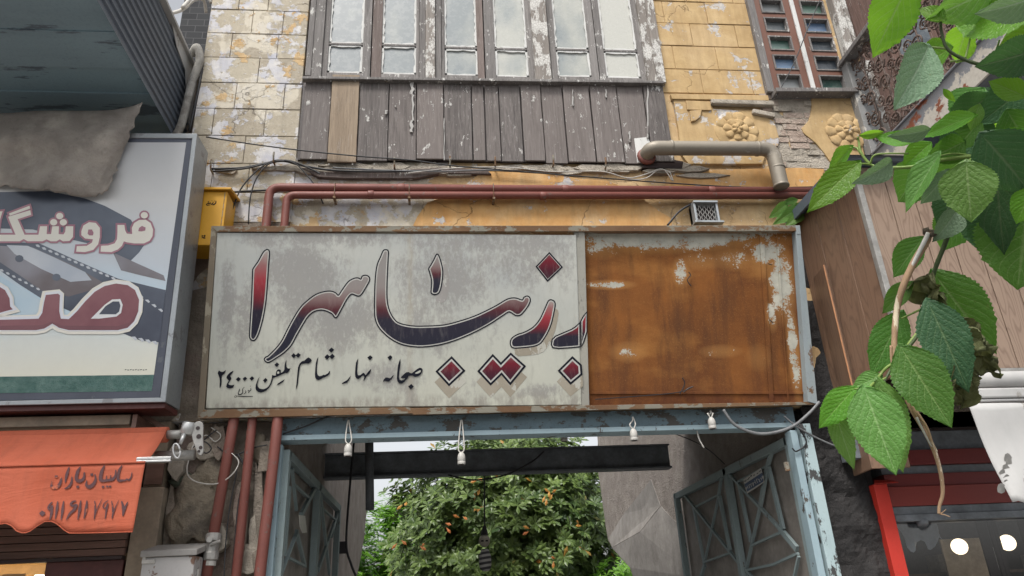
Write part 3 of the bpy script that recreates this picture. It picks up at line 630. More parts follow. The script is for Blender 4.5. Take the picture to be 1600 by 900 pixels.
# ---- plaster rosettes, their plates and the bare bricks between
pl = MB()
P6 = lambda pts: px((1000, 0), 2.5, pts)
pl.slab(P6([(130, 388), (200, 392), (280, 395), (285, 425), (400, 432), (455, 430), (480, 452), (525, 470), (545, 545), (540, 570), (500, 572), (480, 640), (350, 640), (190, 640), (160, 600), (150, 500)]), -.015, .04)
pl.slab(P6([(668, 378), (830, 380), (870, 560), (880, 640), (750, 640), (722, 600), (690, 560), (640, 520), (632, 500), (660, 470), (672, 420)]), -.012, .04)
pl.slab(P6([(180, 392), (275, 396), (280, 430), (185, 428)]), -.03, .02); pl.slab(P6([(195, 432), (242, 428), (236, 455), (218, 470), (200, 474)]), -.035, .022)
pl.slab(P6([(120, 366), (500, 372), (505, 392), (125, 386)]), -.03, .05)
pl.build('ornament_panel', M['yellow'], B, bevel=.004)
def rosette(u, v, R, lost=()):
    mb = MB(); c0 = at(u, v, -.014); random.seed(int(u))
    def petal(a0, r0, r1, wid, h):
        t = Vector((math.cos(a0), 0, math.sin(a0))); s_ = Vector((-math.sin(a0), 0, math.cos(a0))); nu, nv = 6, 6; b = len(mb.v)
        for i in range(nu + 1):
            fu = i / nu; r_ = r0 + (r1 - r0) * fu; hw = wid * (.45 + .55 * math.sin(math.pi * min(1, fu * .62 + .1))) * (1 if fu < .85 else 1 - (fu - .85) * 3)
            for j in range(nv + 1):
                fv = j / nv * 2 - 1; hgt = h * (1 - fv ** 10) * (.86 + .14 * math.cos(fv * 3)) * min(1, math.sin(math.pi * (.10 + .86 * fu)) * 3)
                mb.v.append(c0 + t * (r_ + .006 * (1 - fv * fv)) + s_ * (hw * fv) + Vector((0, -hgt, 0)))
        for i in range(nu):
            for j in range(nv):
                q = b + i * (nv + 1) + j; mb.face((q, q + 1, q + nv + 2, q + nv + 1))
    for k in range(10):
        if k in lost: continue
        petal(k * math.pi / 5 + random.uniform(-.05, .05), R * .52, R * random.uniform(.97, 1.03), R * .31, .019)
    for k in range(7): petal(k * 2 * math.pi / 7 + .2, R * .2, R * .58, R * .24, .030)
    mb.lathe(c0, [(R * 1.0, 0), (R * .98, .004), (R * .6, .005), (R * .56, .014), (R * .28, .016), (R * .26, .032), (R * .19, .037), (R * .08, .039), (0, .038)], (0, -1, 0), 18)
    for k in range(5): petal(k * 2 * math.pi / 5, .0, R * .24, R * .13, .052)
    return mb.build('rosette', M['yellow'], B, smooth=True)
rosette(1150, 204, .21, (5, 6)); rosette(1323, 206, .205)
br = MB(); random.seed(9)
za = at(1240, 262, 0).z; x0, x1 = at(1203, 210, 0).x, at(1290, 210, 0).x; z = za; k = 0
while z < 6.02:
    x = x0 - random.uniform(0, .15)
    while x < x1:
        L = random.uniform(.13, .24); h = random.uniform(.052, .062)
        if random.random() > .12: br.box(max(x, x0 - .02), min(x + L - .012, x1 + .05), random.uniform(-.008, .006), .05, z, z + h, 0 if random.random() > .3 else 1)
        x += L
    z += .07; k += 1
rough(br, x0 - .03, x1 + .03, za - .02, 6.03, .006, .05, .012, .03, 9, 4, 1)
br.build('bare_brickwork', [M['brick'], M['mortar']], B, bevel=.006)
tb = MB(); tb.bar(at(1110, 160, -.03), at(1208, 163, -.03), .05, .05); tb.bar(at(1175, 175, -.025), at(1210, 182, -.025), .05, .05); tb.build('bare_lath', M['mortar'], B, bevel=.008)

# ---- balcony at the far right
bx = 4.0
def bp(y, z): return Vector((bx, y, z))
bal = MB(); bal.box(bx + .02, 8, -2.3, .01, 5.04, 5.26); bo_ = bal.build('balcony_slab', M['steel_dark'], B)
bal = MB(); bal.box(bx, bx + .018, -2.32, .0, 5.02, 5.29); bal.box(bx - .02, bx + .02, -2.32, 0, 5.29, 5.305); bal.box(bx + .018, 8, -2.32, -2.3, 5.02, 5.29); bal.build('balcony_fascia', M['peelbeam'], bo_, bevel=.003)
ra = MB()
def spiral(mb, y, z, r, turns=1.6, a0=0.0, dr=1, rr=.008):
    pts = [(bx + .03, y + math.cos(a0 + dr * t) * r * (1 - t / (turns * 6.9)), z + math.sin(a0 + dr * t) * r * (1 - t / (turns * 6.9))) for t in [i * turns * 2 * math.pi / 22 for i in range(23)]]
    mb.tube(pts, rr, 5, 0, False)
random.seed(8)
ny = 9
for i in range(ny):
    y = -.17 - i * .245
    ra.tube([(bx + .03, y - .08, 5.3), (bx + .03, y - .08, 6.36)], .009, 5)
    for j in range(5):
        zz = 5.40 + j * .205
        spiral(ra, y - .05 + random.uniform(-.01, .01), zz, .082, 2.0, math.pi * (j % 2) + random.uniform(-.3, .3), 1, .009); spiral(ra, y + .065, zz + .09 + random.uniform(-.015, .015), .058, 1.7, math.pi * ((j + 1) % 2), -1)
        for q in range(5):
            a = random.uniform(0, 6.28); pc = Vector((bx + .03, y + random.uniform(-.07, .07), zz + random.uniform(-.06, .06))); ra.tube([pc, pc + Vector((random.uniform(-.05, .03), math.cos(a) * .045, math.sin(a) * .045))], [.012, .003], 5)
for q in range(26):
    p0 = Vector((bx + .03, random.uniform(-2.1, -.1), random.uniform(5.3, 6.2))); pts = [p0]
    for s_ in range(6): pts.append(pts[-1] + Vector((random.uniform(-.03, .03), random.uniform(-.09, .09), random.uniform(-.04, .10))))
    ra.tube(sm(pts, 3), random.uniform(.003, .006), 4, 0, False)
for z in (5.33, 6.3): ra.bar(bp(-.05, z) + Vector((.03, 0, 0)), bp(-2.3, z) + Vector((.03, 0, 0)), .025, .012, 0, (1, 0, 0))
for i in range(10):
    x = bx + .12 + i * .3
    ra.tube([(x, -2.27, 5.28), (x, -2.27, 6.36)], .009, 5)
ra.build('scroll_railing', M['iron'], bo_, smooth=True)
hr = MB(); hr.box(bx - .05, bx + .09, -2.35, .0, 6.36, 6.41); hr.box(bx - .05, 8, -2.37, -2.25, 6.3605, 6.4095); hr.build('handrail', M['frame'], bo_, bevel=.006)
ps = MB(); ps.box(bx - .02, bx + .15, -.10, .0, 5.15, 6.36, 0); ps.box(bx + .152, bx + .215, -.125, .0, 5.15, 6.36, 1); ps.box(bx + .03, bx + .12, -.09, .0, 6.41, 7.9, 1); ps.build('balcony_post', [M['greypeel'], M['flaky']], bo_, bevel=.006)
dr = MB()
for i in range(9): dr.box(4.225 + i * .3, 4.515 + i * .3, -.03 - (i % 2) * .02, .01, 5.3, 7.7)
dr.build('balcony_door', M['brownwall'], B, bevel=.01)
dr = MB(); dr.box(4.62, 5.0, -.055, -.03, 6.5, 7.1); dr.build('balcony_door_pane', M['pane_dark'], B)

# ---- gateway: lintel, jambs, soot-dark ceiling
lt = MB(); LZ = at(573, 692, .14).z; rough(lt, -1.17, 2.78, LZ + .012, 2.968, .0, .14, .012, .04, 7, 2)
lt.build('lintel', M['lintel'], B, smooth=False)
lt = MB(); lt.box(-1.17, 2.76, -.03, .138, LZ, LZ + .014); lt.box(-1.17, 2.76, -.034, -.028, LZ - .002, LZ + .034); lt.build('lintel_flange', M['blue'], B, bevel=.003)
jl = MB(); jk = MB(); rough(jk, 2.86, 3.24, 2.968, 4.56, -.002, .03, .03, .04, 4, 9); jk.build('shaded_gap_strip', M['black'], B); rough(jl, -2.09, -1.2, 2.972, 4.60, -.002, .03, .03, .05, 4, 5); rough(jl, -1.895, -1.15, .13, 2.965, .06, .3, .05, .035, 3.2, 1); jl.build('left_pier', M['rubble'], B)  # first strip: black colour stands in for the shaded gap beside the sign
jr = MB(); rough(jr, 2.845, 3.27, .13, 2.965, .0, .3, .06, .03, 3.6, 6, 0); jr.build('charred_pier', M['black'], B)
cl = MB(); cl.box(-1.3, 2.95, .31, 2.98, 3.42, 3.6); cl.box(-2.09, -1.3, .29, 2.98, 3.42, 3.6); cl.build('gateway_ceiling', M['ceil'], B)
for bx_, mm in (((2.70, 2.755, -.05, .05, .13, 2.775), 'blue'), ((2.775, 2.865, -.065, .02, .13, 2.82), 'bluepeel'), ((-1.175, -1.125, -.02, .05, .13, 2.775), 'blue')):
    gp = MB(); gp.box(*bx_); gp.build('gate_post', M[mm], B, bevel=.004)
rk = MB()
def lump(mb, c, rx, ry, rz, seed, amp=.2, m=0):
    b = len(mb.v); n1, n2 = 14, 22
    for i in range(n1 + 1):
        th = math.pi * i / n1
        for j in range(n2):
            ph = 2 * math.pi * j / n2; d = Vector((math.sin(th) * math.cos(ph), math.sin(th) * math.sin(ph), math.cos(th)))
            k = 1 + mnoise.fractal(d * 1.6 + Vector((seed, 0, 0)), 1, 2, 4) * amp
            mb.v.append(Vector(c) + Vector((d.x * rx, d.y * ry, d.z * rz)) * k)
    for i in range(n1):
        for j in range(n2):
            a = b + i * n2 + j; q = b + i * n2 + (j + 1) % n2; mb.face((a, q, q + n2, a + n2), m)
q = at(302, 797, .06); lump(rk, q, .19, .075, .25, 3, .45); q = at(335, 735, .06); lump(rk, q, .10, .06, .17, 5, .5); q = at(288, 750, .05); lump(rk, q, .10, .04, .045, 8, .4, 1); q = at(405, 700, .03); lump(rk, q, .05, .03, .1, 12, .4)
rk.build('wall_stone', [M['rock'], var('green_stone', (.07, .09, .065), .8)], B, smooth=True)
tp = MB(); tp.slab([(425, 740), (434, 738), (416, 850), (404, 848)], .0, .05, 0); tp.slab([(408, 690), (424, 688), (420, 735), (402, 738)], -.01, .05, 1); random.seed(14)
for u, v, a_, b_, mm in ((342, 690, 14, 30, 1), (376, 800, 13, 60, 1), (404, 790, 9, 70, 1), (300, 860, 40, 14, 1), (340, 840, 16, 24, 2), (386, 875, 22, 26, 2), (405, 880, 12, 30, 1), (320, 700, 26, 18, 2), (275, 720, 14, 30, 2), (395, 850, 8, 50, 2)):
    tp.slab([(u + math.cos(t) * a_ * random.uniform(.7, 1.15), v + math.sin(t) * b_ * random.uniform(.7, 1.15)) for t in [i * .524 for i in range(12)]], .0 + random.uniform(-.03, .0), .08, mm)
tp.build('plaster_flake', [var('teal_flake', (.10, .17, .18), .8), M['rubble'], M['mortar']], B, bevel=.004)

# ================================================================== PASSAGE BEHIND
pw = MB(); XL = -1.25
end = [atX(u, v, XL) for u, v in ((579, 640), (577, 700), (578, 740), (575, 765), (573, 800), (569, 840), (564, 870), (560, 890), (556, 905))]
zb_ = end[-1]
pw.prism([Vector((XL, .33, .0)), Vector((XL, .33, 3.4)), Vector((XL, 3.0, 3.41)), Vector((XL, 3.0, 5.2)), Vector((XL, end[0].y, 5.2))] + end + [Vector((XL, zb_.y - .2, 0))], (-.3, 0, 0))
tag(pw.build('passage_wall', M['earth']), 'bare plaster passage wall beyond the left gate leaf', 'wall')
pw = MB(); XR = 2.92
end = [atX(u, v, XR) for u, v in ((934, 690), (934, 733), (938, 760), (942, 790), (946, 820), (950, 843))]
end2 = [atX(u, v, XR) for u, v in ((957, 857), (984, 887), (990, 905))]
pw.prism([Vector((XR, .33, 0)), Vector((XR, .33, 3.4)), Vector((XR, 3.0, 3.41)), Vector((XR, 3.0, end[0].z + .3)), Vector((XR, end[0].y, end[0].z + .3))] + end + end2 + [Vector((XR, end2[-1].y, 0))], (.3, 0, 0))
PW = tag(pw.build('passage_wall', M['earth']), 'rough plaster passage wall with a bulging loose sheet beyond the right gate leaf', 'wall')
bu = MB(); PB = lambda pts: px((800, 640), 3.2, pts)
up = [atX(u, v, XR - d) for (u, v), d in zip(PB([(695, 350), (742, 480), (640, 610), (500, 688), (484, 640), (560, 520)]), (.003, .003, .05, .045, .006, .003))]
bu.prism(up, (.02, 0, 0))
lo = [atX(u, v, XR - d) for (u, v), d in zip(PB([(500, 690), (640, 612), (744, 482), (800, 545), (870, 600), (930, 840), (610, 840), (590, 790)]), (.05, .052, .003, .003, .003, .003, .03, .05))]
bu.prism(lo, (.03, 0, 0), 0)
bu.build('loose_plaster', M['plasterg'], PW)
bm_ = MB(); TZ = at(690, 703, 2.8).z; bm_.box(-1.245, 2.64, 2.80, 2.97, TZ - .015, TZ); bm_.box(-1.245, 2.64, 2.87, 2.90, 3.02, TZ - .015); bm_.box(-1.245, 2.64, 2.80, 2.97, 3.0, 3.02)
tag(bm_.build('steel_beam', M['steel_dark'], bevel=.003), 'dark steel beam crossing the gateway passage under the sky gap', 'beam')

# ---- gate leaves
def bars(mb, pl, segs, d=.03, m=0):
    for (p0, p1, w) in segs:
        a, b = pl(*p0), pl(*p1); mb.bar(a, b, w, d, m, (1, 0, 0))
def gate(name_label, xp, sgn, hinge, mid, endp, scale, org, segs, zt=2.75, yspan=(.08, 3.1)):
    G = thing('gate_leaf', name_label, 'gate', (xp, yspan[0], 0), 'steel leaves of the open gate')
    fm = MB()
    for y, w_ in ((yspan[0], .075), (mid, .075), (yspan[1], .075)): fm.box(xp - .03, xp + .03, y - w_ / 2, y + w_ / 2, .2, zt)
    fm.box(xp - .03, xp + .03, yspan[0], yspan[1], zt - .065, zt + .002); fm.box(xp - .03, xp + .03, yspan[0], yspan[1], .2, .27)
    fm.build('frame', M['gatebar'], G, bevel=.004)
    br_ = MB()
    for a, b, w_ in segs:
        pa, pb = px(org, scale, [a, b]); A, Bv = atX(*pa, xp), atX(*pb, xp)
        br_.bar(A, Bv, w_ * .85, .022 + random.uniform(0, .006), 0, (1, 0, 0))
    br_.build('grille', M['gatebar'], G)
    sh = MB(); sh.box(xp - sgn * .05 - .002, xp - sgn * .05 + .002, yspan[0] + .03, yspan[1] - .03, .25, zt - .05); sh.build('back_sheet', var('grimy_sheet', (.25, .225, .20), .7, .35, 3), G)
    return G
random.seed(4)
gate('left gate leaf of pale blue steel bars beside the red pipes', -1.11, 1, 0, 1.6, 3.1, 4.283, (420, 690),
     [((140, 300), (105, 765), .05), ((345, 440), (315, 890), .06), ((165, 285), (275, 385), .02), ((135, 780), (245, 835), .02), ((355, 445), (450, 530), .02), ((155, 180), (185, 460), .025), ((318, 295), (215, 490), .05), ((190, 600), (80, 890), .02), ((185, 600), (240, 830), .04), ((475, 440), (330, 860), .05), ((345, 350), (405, 880), .05), ((420, 640), (470, 440), .02)])
gR = gate('right gate leaf of pale blue steel bars holding a number plate', 2.74, -1, 0, 1.46, 2.98, 3.912, (1050, 670),
     [((410, 340), (482, 690), .05), ((590, 235), (680, 615), .055), ((132, 480), (197, 820), .05), ((290, 410), (355, 745), .045), ((405, 325), (580, 230), .02), ((485, 715), (670, 632), .022), ((455, 865), (620, 830), .022), ((620, 830), (770, 762), .022), ((150, 475), (285, 405), .02), ((200, 815), (355, 760), .02), ((330, 255), (660, 610), .03), ((660, 610), (765, 735), .055), ((618, 110), (582, 235), .035), ((582, 235), (540, 470), .05), ((540, 470), (456, 850), .022), ((78, 405), (420, 835), .03), ((305, 270), (282, 430), .03), ((282, 430), (200, 815), .02), ((460, 870), (560, 990), .03), ((775, 780), (745, 920), .022), ((200, 830), (160, 960), .04)])
hb = MB(); hb.tube([at(1228, 722, -.01), at(1231, 736, -.01)], .02, 10); hb.build('hinge', M['rustframe'], gR)
pg = MB(); PN = lambda pts: px((1140, 730), 18, pts); xx = 2.70
pc = [atX(u, v, xx) for u, v in PN([(380, 350), (870, 30), (965, 415), (490, 738)])]
NP = thing('number_plate', 'small white and blue number plate wired to the right gate leaf', 'plate', pc[3])
pg.prism(pc, (.006, 0, 0)); pg.build('plate', M['whitepl'], NP)
pg = MB(); pg.prism([atX(u, v, xx - .002) for u, v in PN([(415, 480), (915, 150), (945, 400), (490, 690)])], (.002, 0, 0)); pg.build('blue_field', var('plate_blue', (.035, .06, .13), .5), NP)
tx = MB(); PLN = lambda u, v: atX(u, v, xx - .004); d = lambda u, v: px((1140, 730), 18, [(u, v)])[0]
def digit(mb, strokes, w=20, m=0):
    for s_ in strokes: ribbon(mb, px((1140, 730), 18, s_), w / 18, 0, m, PLN)
for s_ in ([(450, 590), (475, 570), (470, 620), (450, 610)], [(490, 520), (520, 600)], [(540, 490), (560, 500), (570, 480)], [(535, 495), (570, 590)], [(590, 465), (605, 475), (620, 455)], [(588, 465), (620, 560)], [(640, 430), (672, 530), (668, 430)], [(680, 435), (720, 425)], [(700, 370), (745, 470)], [(745, 350), (790, 440)], [(748, 345), (770, 345), (775, 320)], [(830, 330), (815, 350), (850, 365), (835, 400), (870, 405)], [(870, 320), (885, 300), (905, 370)], [(905, 260), (940, 330)], [(925, 240), (950, 320), (955, 240)]): digit(tx, [s_])
tx.build('digits', M['white'], NP)
tx = MB(); PLN2 = lambda u, v: atX(u, v, xx - .0025)
for s_ in ([(410, 380), (440, 400), (470, 350)], [(500, 350), (530, 330), (545, 300), (575, 290)], [(590, 270), (605, 225), (625, 260)], [(660, 225), (690, 225), (715, 210)], [(760, 180), (790, 170), (800, 150)], [(830, 120), (885, 95)]): ribbon(tx, px((1140, 730), 18, s_), 1.0, 0, 0, PLN2)
tx.build('caption', M['ink'], NP)
# ================================================================== MAIN SIGN
class Plane:
    def __init__(s, yb, zb, yt, zt):
        s.p = Vector((0, yb, zb)); t = Vector((0, yt - yb, zt - zb)).normalized(); s.n = Vector((1, 0, 0)).cross(t).normalized()
        if s.n.y > 0: s.n = -s.n
    def hit(s, u, v, off=0.0):
        d = ray(u, v); return CAM + d * (((s.p + s.n * off) - CAM).dot(s.n) / d.dot(s.n))
    def pl(s, off): return lambda u, v: s.hit(u, v, off)
SP = Plane(-.12, 2.963, -.42, 4.352)
MS = thing('shop_sign', 'long weathered painted sign over the gateway with rusty bare right end', 'sign', SP.hit(790, 645))
def pprism(mb, plane, pts, off, t, m=0): mb.prism([plane.hit(u, v, off) for u, v in pts], -plane.n * t, m)
fm = MB()
pprism(fm, SP, [(330, 353), (1250, 352), (1243, 361), (339, 362)], .012, .13, 0)
pprism(fm, SP, [(308, 654), (318, 640), (640, 636.5), (645, 646)], .012, .13, 0)
pprism(fm, SP, [(640, 637.5), (1262, 628), (1278, 632), (645, 648)], .006, .13, 0)
pprism(fm, SP, [(330, 353.5), (338.5, 362.5), (319, 640), (308, 653.5)], .011, .13, 1)
pprism(fm, SP, [(1250, 352.5), (1277.5, 631.5), (1262.5, 627.5), (1243.5, 361.5)], .011, .13, 2)
pprism(fm, SP, [(1243, 352.3), (1250, 352.3), (1251.5, 366), (1245, 366)], .0145, .004, 2)
fm.build('frame', [M['rustframe'], mat_paint('brown_grey_frame', (.17, .14, .10), (.27, .24, .18), .58, .6, (.16, .11, .07), 6), M['zincframe']], MS, bevel=.003)
rs = MB(); pprism(rs, SP, [(905, 361), (1244, 361), (1264, 629), (905, 637)], -.06, .02)
for a, b, w_ in (((1190, 361), (1206, 628), 7), ((1214, 361), (1232, 628), 2.5)):
    pprism(rs, SP, [(a[0] - w_ / 2, a[1]), (a[0] + w_ / 2, a[1]), (b[0] + w_ / 2, b[1]), (b[0] - w_ / 2, b[1])], -.048, .012)
pprism(rs, SP, [(914, 612), (1262, 612), (1263, 616), (914, 616)], -.052, .008)
rs.build('rusty_sheet', M['rust'], MS, bevel=.002)
st = MB(); pprism(st, SP, [(897, 361), (913.5, 361), (921, 635), (897, 637)], -.008, .05); st.build('lower_panel_layer', mat_paint('worn_panel_edge', (.33, .32, .28), (.2, .19, .17), .58, .6, (.24, .21, .17), 9), MS, bevel=.002)
pn = MB(); pprism(pn, SP, [(338.5, 363), (900.5, 367), (909, 633), (321, 638.5)], .0, .03); pn.build('painted_panel', M['sign'], MS, bevel=.006)

S4 = lambda pts: px((330, 370), 3.3333, pts)
S6 = lambda pts: px((560, 360), 3.0, pts)
L_alef = S4([(285, 70), (270, 85), (245, 130), (221, 165), (217, 190), (212, 330), (205, 440), (201, 515), (207, 533), (218, 539), (230, 533), (245, 505), (262, 450), (275, 390), (285, 320), (292, 230), (297, 150), (302, 90), (300, 73), (293, 68)])
L_sehr = S4([(278, 640), (285, 628), (300, 620), (340, 580), (370, 540), (400, 480), (430, 425), (465, 370), (500, 335), (545, 302), (590, 287), (625, 285), (648, 294), (663, 306), (685, 275), (715, 235), (745, 218), (765, 216), (780, 222), (787, 207), (800, 202), (815, 205), (824, 217), (820, 235), (800, 270), (780, 300), (765, 307), (745, 300), (728, 298), (705, 325), (675, 380), (650, 420), (630, 400), (600, 385), (570, 380), (535, 388), (505, 412), (480, 450), (445, 510), (415, 565), (375, 605), (335, 632), (310, 648), (292, 653)])
L_ba = S6([(128, 92), (139, 98), (138, 130), (134, 210), (132, 300), (137, 350), (150, 390), (168, 418), (185, 433), (215, 443), (260, 450), (320, 450), (400, 445), (470, 428), (540, 405), (600, 378), (650, 352), (690, 328), (715, 319), (740, 319), (768, 328), (777, 315), (792, 309), (803, 318), (803, 335), (790, 360), (770, 385), (755, 397), (735, 396), (708, 380), (680, 395), (620, 435), (560, 468), (490, 500), (420, 525), (350, 540), (280, 545), (210, 535), (160, 512), (120, 480), (95, 450), (82, 420), (77, 380), (78, 280), (82, 210), (90, 160), (105, 125), (117, 97)])
L_small = S6([(368, 113), (378, 125), (390, 165), (394, 200), (390, 245), (382, 280), (372, 295), (358, 299), (345, 295), (342, 285), (345, 250), (343, 225), (335, 195), (331, 180), (340, 165), (355, 138)])
L_za = S6([(905, 327), (918, 335), (921, 350), (915, 385), (905, 430), (890, 470), (870, 505), (850, 530), (820, 542), (770, 548), (730, 550), (716, 540), (714, 522), (722, 505), (745, 490), (780, 478), (820, 455), (850, 420), (872, 375), (885, 345), (893, 330)])
L_r1 = S6([(1036, 436), (1020, 452), (1000, 465), (960, 482), (925, 497), (910, 512), (906, 535), (912, 548), (940, 552), (1000, 548), (1038, 544)])
L_r2 = S6([(1070, 385), (1055, 405), (1044, 426), (1047, 540), (1055, 522), (1070, 475)])
DOTS = [S6(p) for p in ([(895, 107), (953, 172), (887, 235), (836, 170)], [(437, 595), (496, 658), (425, 725), (367, 661)], [(630, 585), (668, 625), (714, 578), (780, 637), (712, 720), (671, 672), (620, 722), (563, 660)], [(1003, 595), (1043, 632), (1046, 675), (995, 718), (940, 658)])]
shd = MB(); shg = MB(); blk = MB(); wht = MB(); fills = {0: MB(), 1: MB(), 2: MB()}
def fill_uv(mb, pts, off, v0, v1):
    b = len(mb.v); mb.poly([SP.hit(p[0], p[1], off) for p in pts], 2)
    for i, p in enumerate(pts): mb.uv[b + i] = (0, (v1 - p[1]) / (v1 - v0))
def letter(pts, kind, v0, v1, smooth=3, inb=.5, inw=2.2, base=0.0, close=True):
    P = sm(pts, smooth, True) if smooth > 1 else [Vector(p) for p in pts]
    g_ = MB(); g_.poly([SP.hit(p[0], p[1], base + .0022) for p in offset(P, 1.45)], 0)
    g_.poly([SP.hit(p[0], p[1], base + .003) for p in offset(P, -inb)], 1)
    fill_uv(g_, offset(P, -inw), base + .0038, v0, v1)
    g_.build('letter', [M['ink'], M['white'], M[('letter', 'letter_red', 'letter_dot')[kind]]], MS, fix=False)
letter(L_alef, 1, 395, 525); letter(L_sehr, 0, 425, 535); letter(L_ba, 0, 420, 540); letter(L_small, 0, 392, 460)
letter(L_za, 1, 470, 545); letter(L_r1, 1, 480, 545, 1); letter(L_r2, 1, 470, 545, 1, base=-.0075)
for dd, (a, b) in zip(DOTS, ((395, 440), (560, 600), (555, 600), (560, 600))): letter(dd, 2, a, b, 1, 1.7 if dd is not DOTS[0] else .8, 4.2 if dd is not DOTS[0] else 1.6)
for dd in DOTS[1:]:
    shd.poly([SP.hit(p[0] + dx, p[1] + dy, .0012) for p, dx, dy in [(q, 0, 0) for q in []]] or [SP.hit(p[0], p[1] + 17, .0012) for p in offset([Vector(q) for q in dd], 2.5)])
for L_, dx, dy, k in ((L_za, 6, 13, 0),):
    (shd if k == 0 else shg).poly([SP.hit(p[0] + dx, p[1] + dy, .0014) for p in L_])
for L_, dx, dy, k in ((L_small, 9, 12, 1),):
    P = sm(offset(sm(L_, 2, True), 5 if L_ is not L_small else 2), 1, True); shg.poly([SP.hit(p[0] + dx, p[1] + dy, .0008) for p in P])
shd.build('tan_letter_shades', M['shade_tan'], MS, fix=False); shg.build('grey_letter_shades', M['shade_grey'], MS, fix=False)
sm_t = MB(); A_ = lambda pts: px((335, 560), 12.308, pts); B_ = lambda pts: px((395, 540), 12.0, pts); C_ = lambda pts: px((525, 545), 11.25, pts)
SM = [A_([(88, 228), (115, 250), (150, 262), (190, 245), (222, 222), (212, 262), (190, 300), (150, 325), (140, 345), (138, 420), (135, 500), (118, 550), (100, 570), (100, 520), (105, 450), (98, 380), (80, 320), (62, 290), (70, 262)]),
      A_([(368, 235), (355, 270), (320, 310), (300, 335), (322, 365), (325, 395), (300, 430), (275, 470), (268, 495), (290, 510), (330, 515), (382, 505), (370, 545), (340, 570), (290, 578), (245, 568), (225, 545), (235, 505), (255, 460), (275, 425), (250, 395), (232, 375), (240, 335), (275, 295), (310, 265), (345, 245)]),
      B_([(130, 590), (112, 625), (95, 675), (85, 720), (95, 765), (120, 800), (165, 815), (210, 815), (260, 795), (300, 755), (330, 700), (350, 630), (358, 590), (362, 550), (395, 562), (435, 560), (432, 530), (437, 495), (455, 460), (480, 443), (510, 447), (527, 470), (525, 510), (545, 505), (575, 480), (592, 450), (592, 400), (600, 350), (612, 310), (632, 265), (630, 310), (628, 360), (635, 400), (655, 425), (685, 430), (708, 420), (695, 455), (665, 500), (640, 515), (610, 512), (570, 530), (520, 552), (460, 580), (410, 598), (375, 610), (368, 655), (350, 715), (310, 785), (260, 835), (200, 868), (150, 878), (100, 868), (65, 840), (50, 795), (55, 740), (75, 680), (100, 620)]),
      B_([(600, 630), (570, 680), (510, 720), (445, 752), (470, 710), (530, 670)]),
      B_([(1040, 220), (1085, 245), (1107, 275), (1085, 310), (1045, 335), (980, 333), (920, 345), (890, 375), (878, 430), (868, 500), (855, 620), (845, 720), (825, 790), (808, 825), (812, 760), (822, 680), (832, 560), (840, 470), (850, 400), (875, 340), (920, 295), (970, 280), (1005, 245)]),
      B_([(1230, 210), (1222, 260), (1208, 340), (1200, 430), (1205, 510), (1220, 555), (1255, 575), (1300, 562), (1320, 545), (1355, 550), (1385, 530), (1410, 520), (1435, 475), (1452, 485), (1440, 530), (1415, 560), (1385, 575), (1350, 592), (1310, 605), (1275, 630), (1230, 645), (1190, 630), (1168, 590), (1165, 530), (1172, 430), (1180, 340), (1200, 260)]),
      C_([(262, 470), (250, 510), (225, 560), (195, 595), (150, 610), (105, 620), (108, 600), (150, 575), (200, 545), (235, 500)]),
      C_([(392, 170), (385, 220), (378, 300), (372, 400), (380, 450), (395, 468), (430, 460), (465, 430), (490, 422), (505, 440), (520, 465), (545, 430), (575, 390), (620, 350), (612, 400), (585, 445), (540, 485), (510, 530), (490, 570), (485, 550), (497, 500), (490, 470), (460, 475), (430, 510), (395, 530), (360, 520), (340, 490), (335, 430), (340, 340), (350, 245), (370, 200)]),
      C_([(1020, 462), (1000, 500), (970, 540), (930, 575), (890, 572), (855, 560), (825, 588), (835, 545), (870, 505), (905, 505), (935, 515), (960, 515), (990, 475)]),
      C_([(1132, 170), (1135, 230), (1128, 300), (1112, 400), (1105, 500), (1120, 545), (1150, 555), (1190, 545), (1215, 525), (1205, 515), (1150, 515), (1140, 500), (1170, 470), (1210, 430), (1240, 410), (1280, 408), (1300, 425), (1335, 430), (1370, 400), (1420, 360), (1470, 332), (1505, 340), (1525, 370), (1515, 415), (1480, 460), (1430, 488), (1385, 492), (1340, 470), (1300, 472), (1275, 475), (1270, 500), (1240, 540), (1200, 585), (1150, 612), (1110, 605), (1080, 570), (1070, 520), (1075, 420), (1090, 300), (1110, 220)])]
DM = [A_(p) for p in ([(460, 355), (510, 395), (455, 445), (410, 400)], [(590, 350), (632, 385), (578, 435), (543, 393)], [(722, 342), (768, 380), (715, 430), (675, 388)])] + \
     [B_(p) for p in ([(450, 312), (495, 350), (447, 400), (405, 362)], [(240, 605), (278, 645), (228, 700), (192, 652)], [(765, 140), (805, 180), (850, 135), (903, 175), (848, 230), (808, 192), (765, 232), (720, 192)], [(1475, 35), (1528, 80), (1472, 132), (1420, 85)], [(1395, 160), (1440, 200), (1490, 150), (1540, 200), (1482, 255), (1440, 215), (1390, 265), (1342, 215)])] + \
     [C_(p) for p in ([(600, 112), (645, 150), (597, 203), (550, 155)], [(953, 110), (993, 145), (950, 205), (903, 155)], [(1325, 618), (1367, 665), (1312, 712), (1268, 660)])]
for q in SM + DM: sm_t.poly([SP.hit(p[0], p[1], .0046) for p in q])
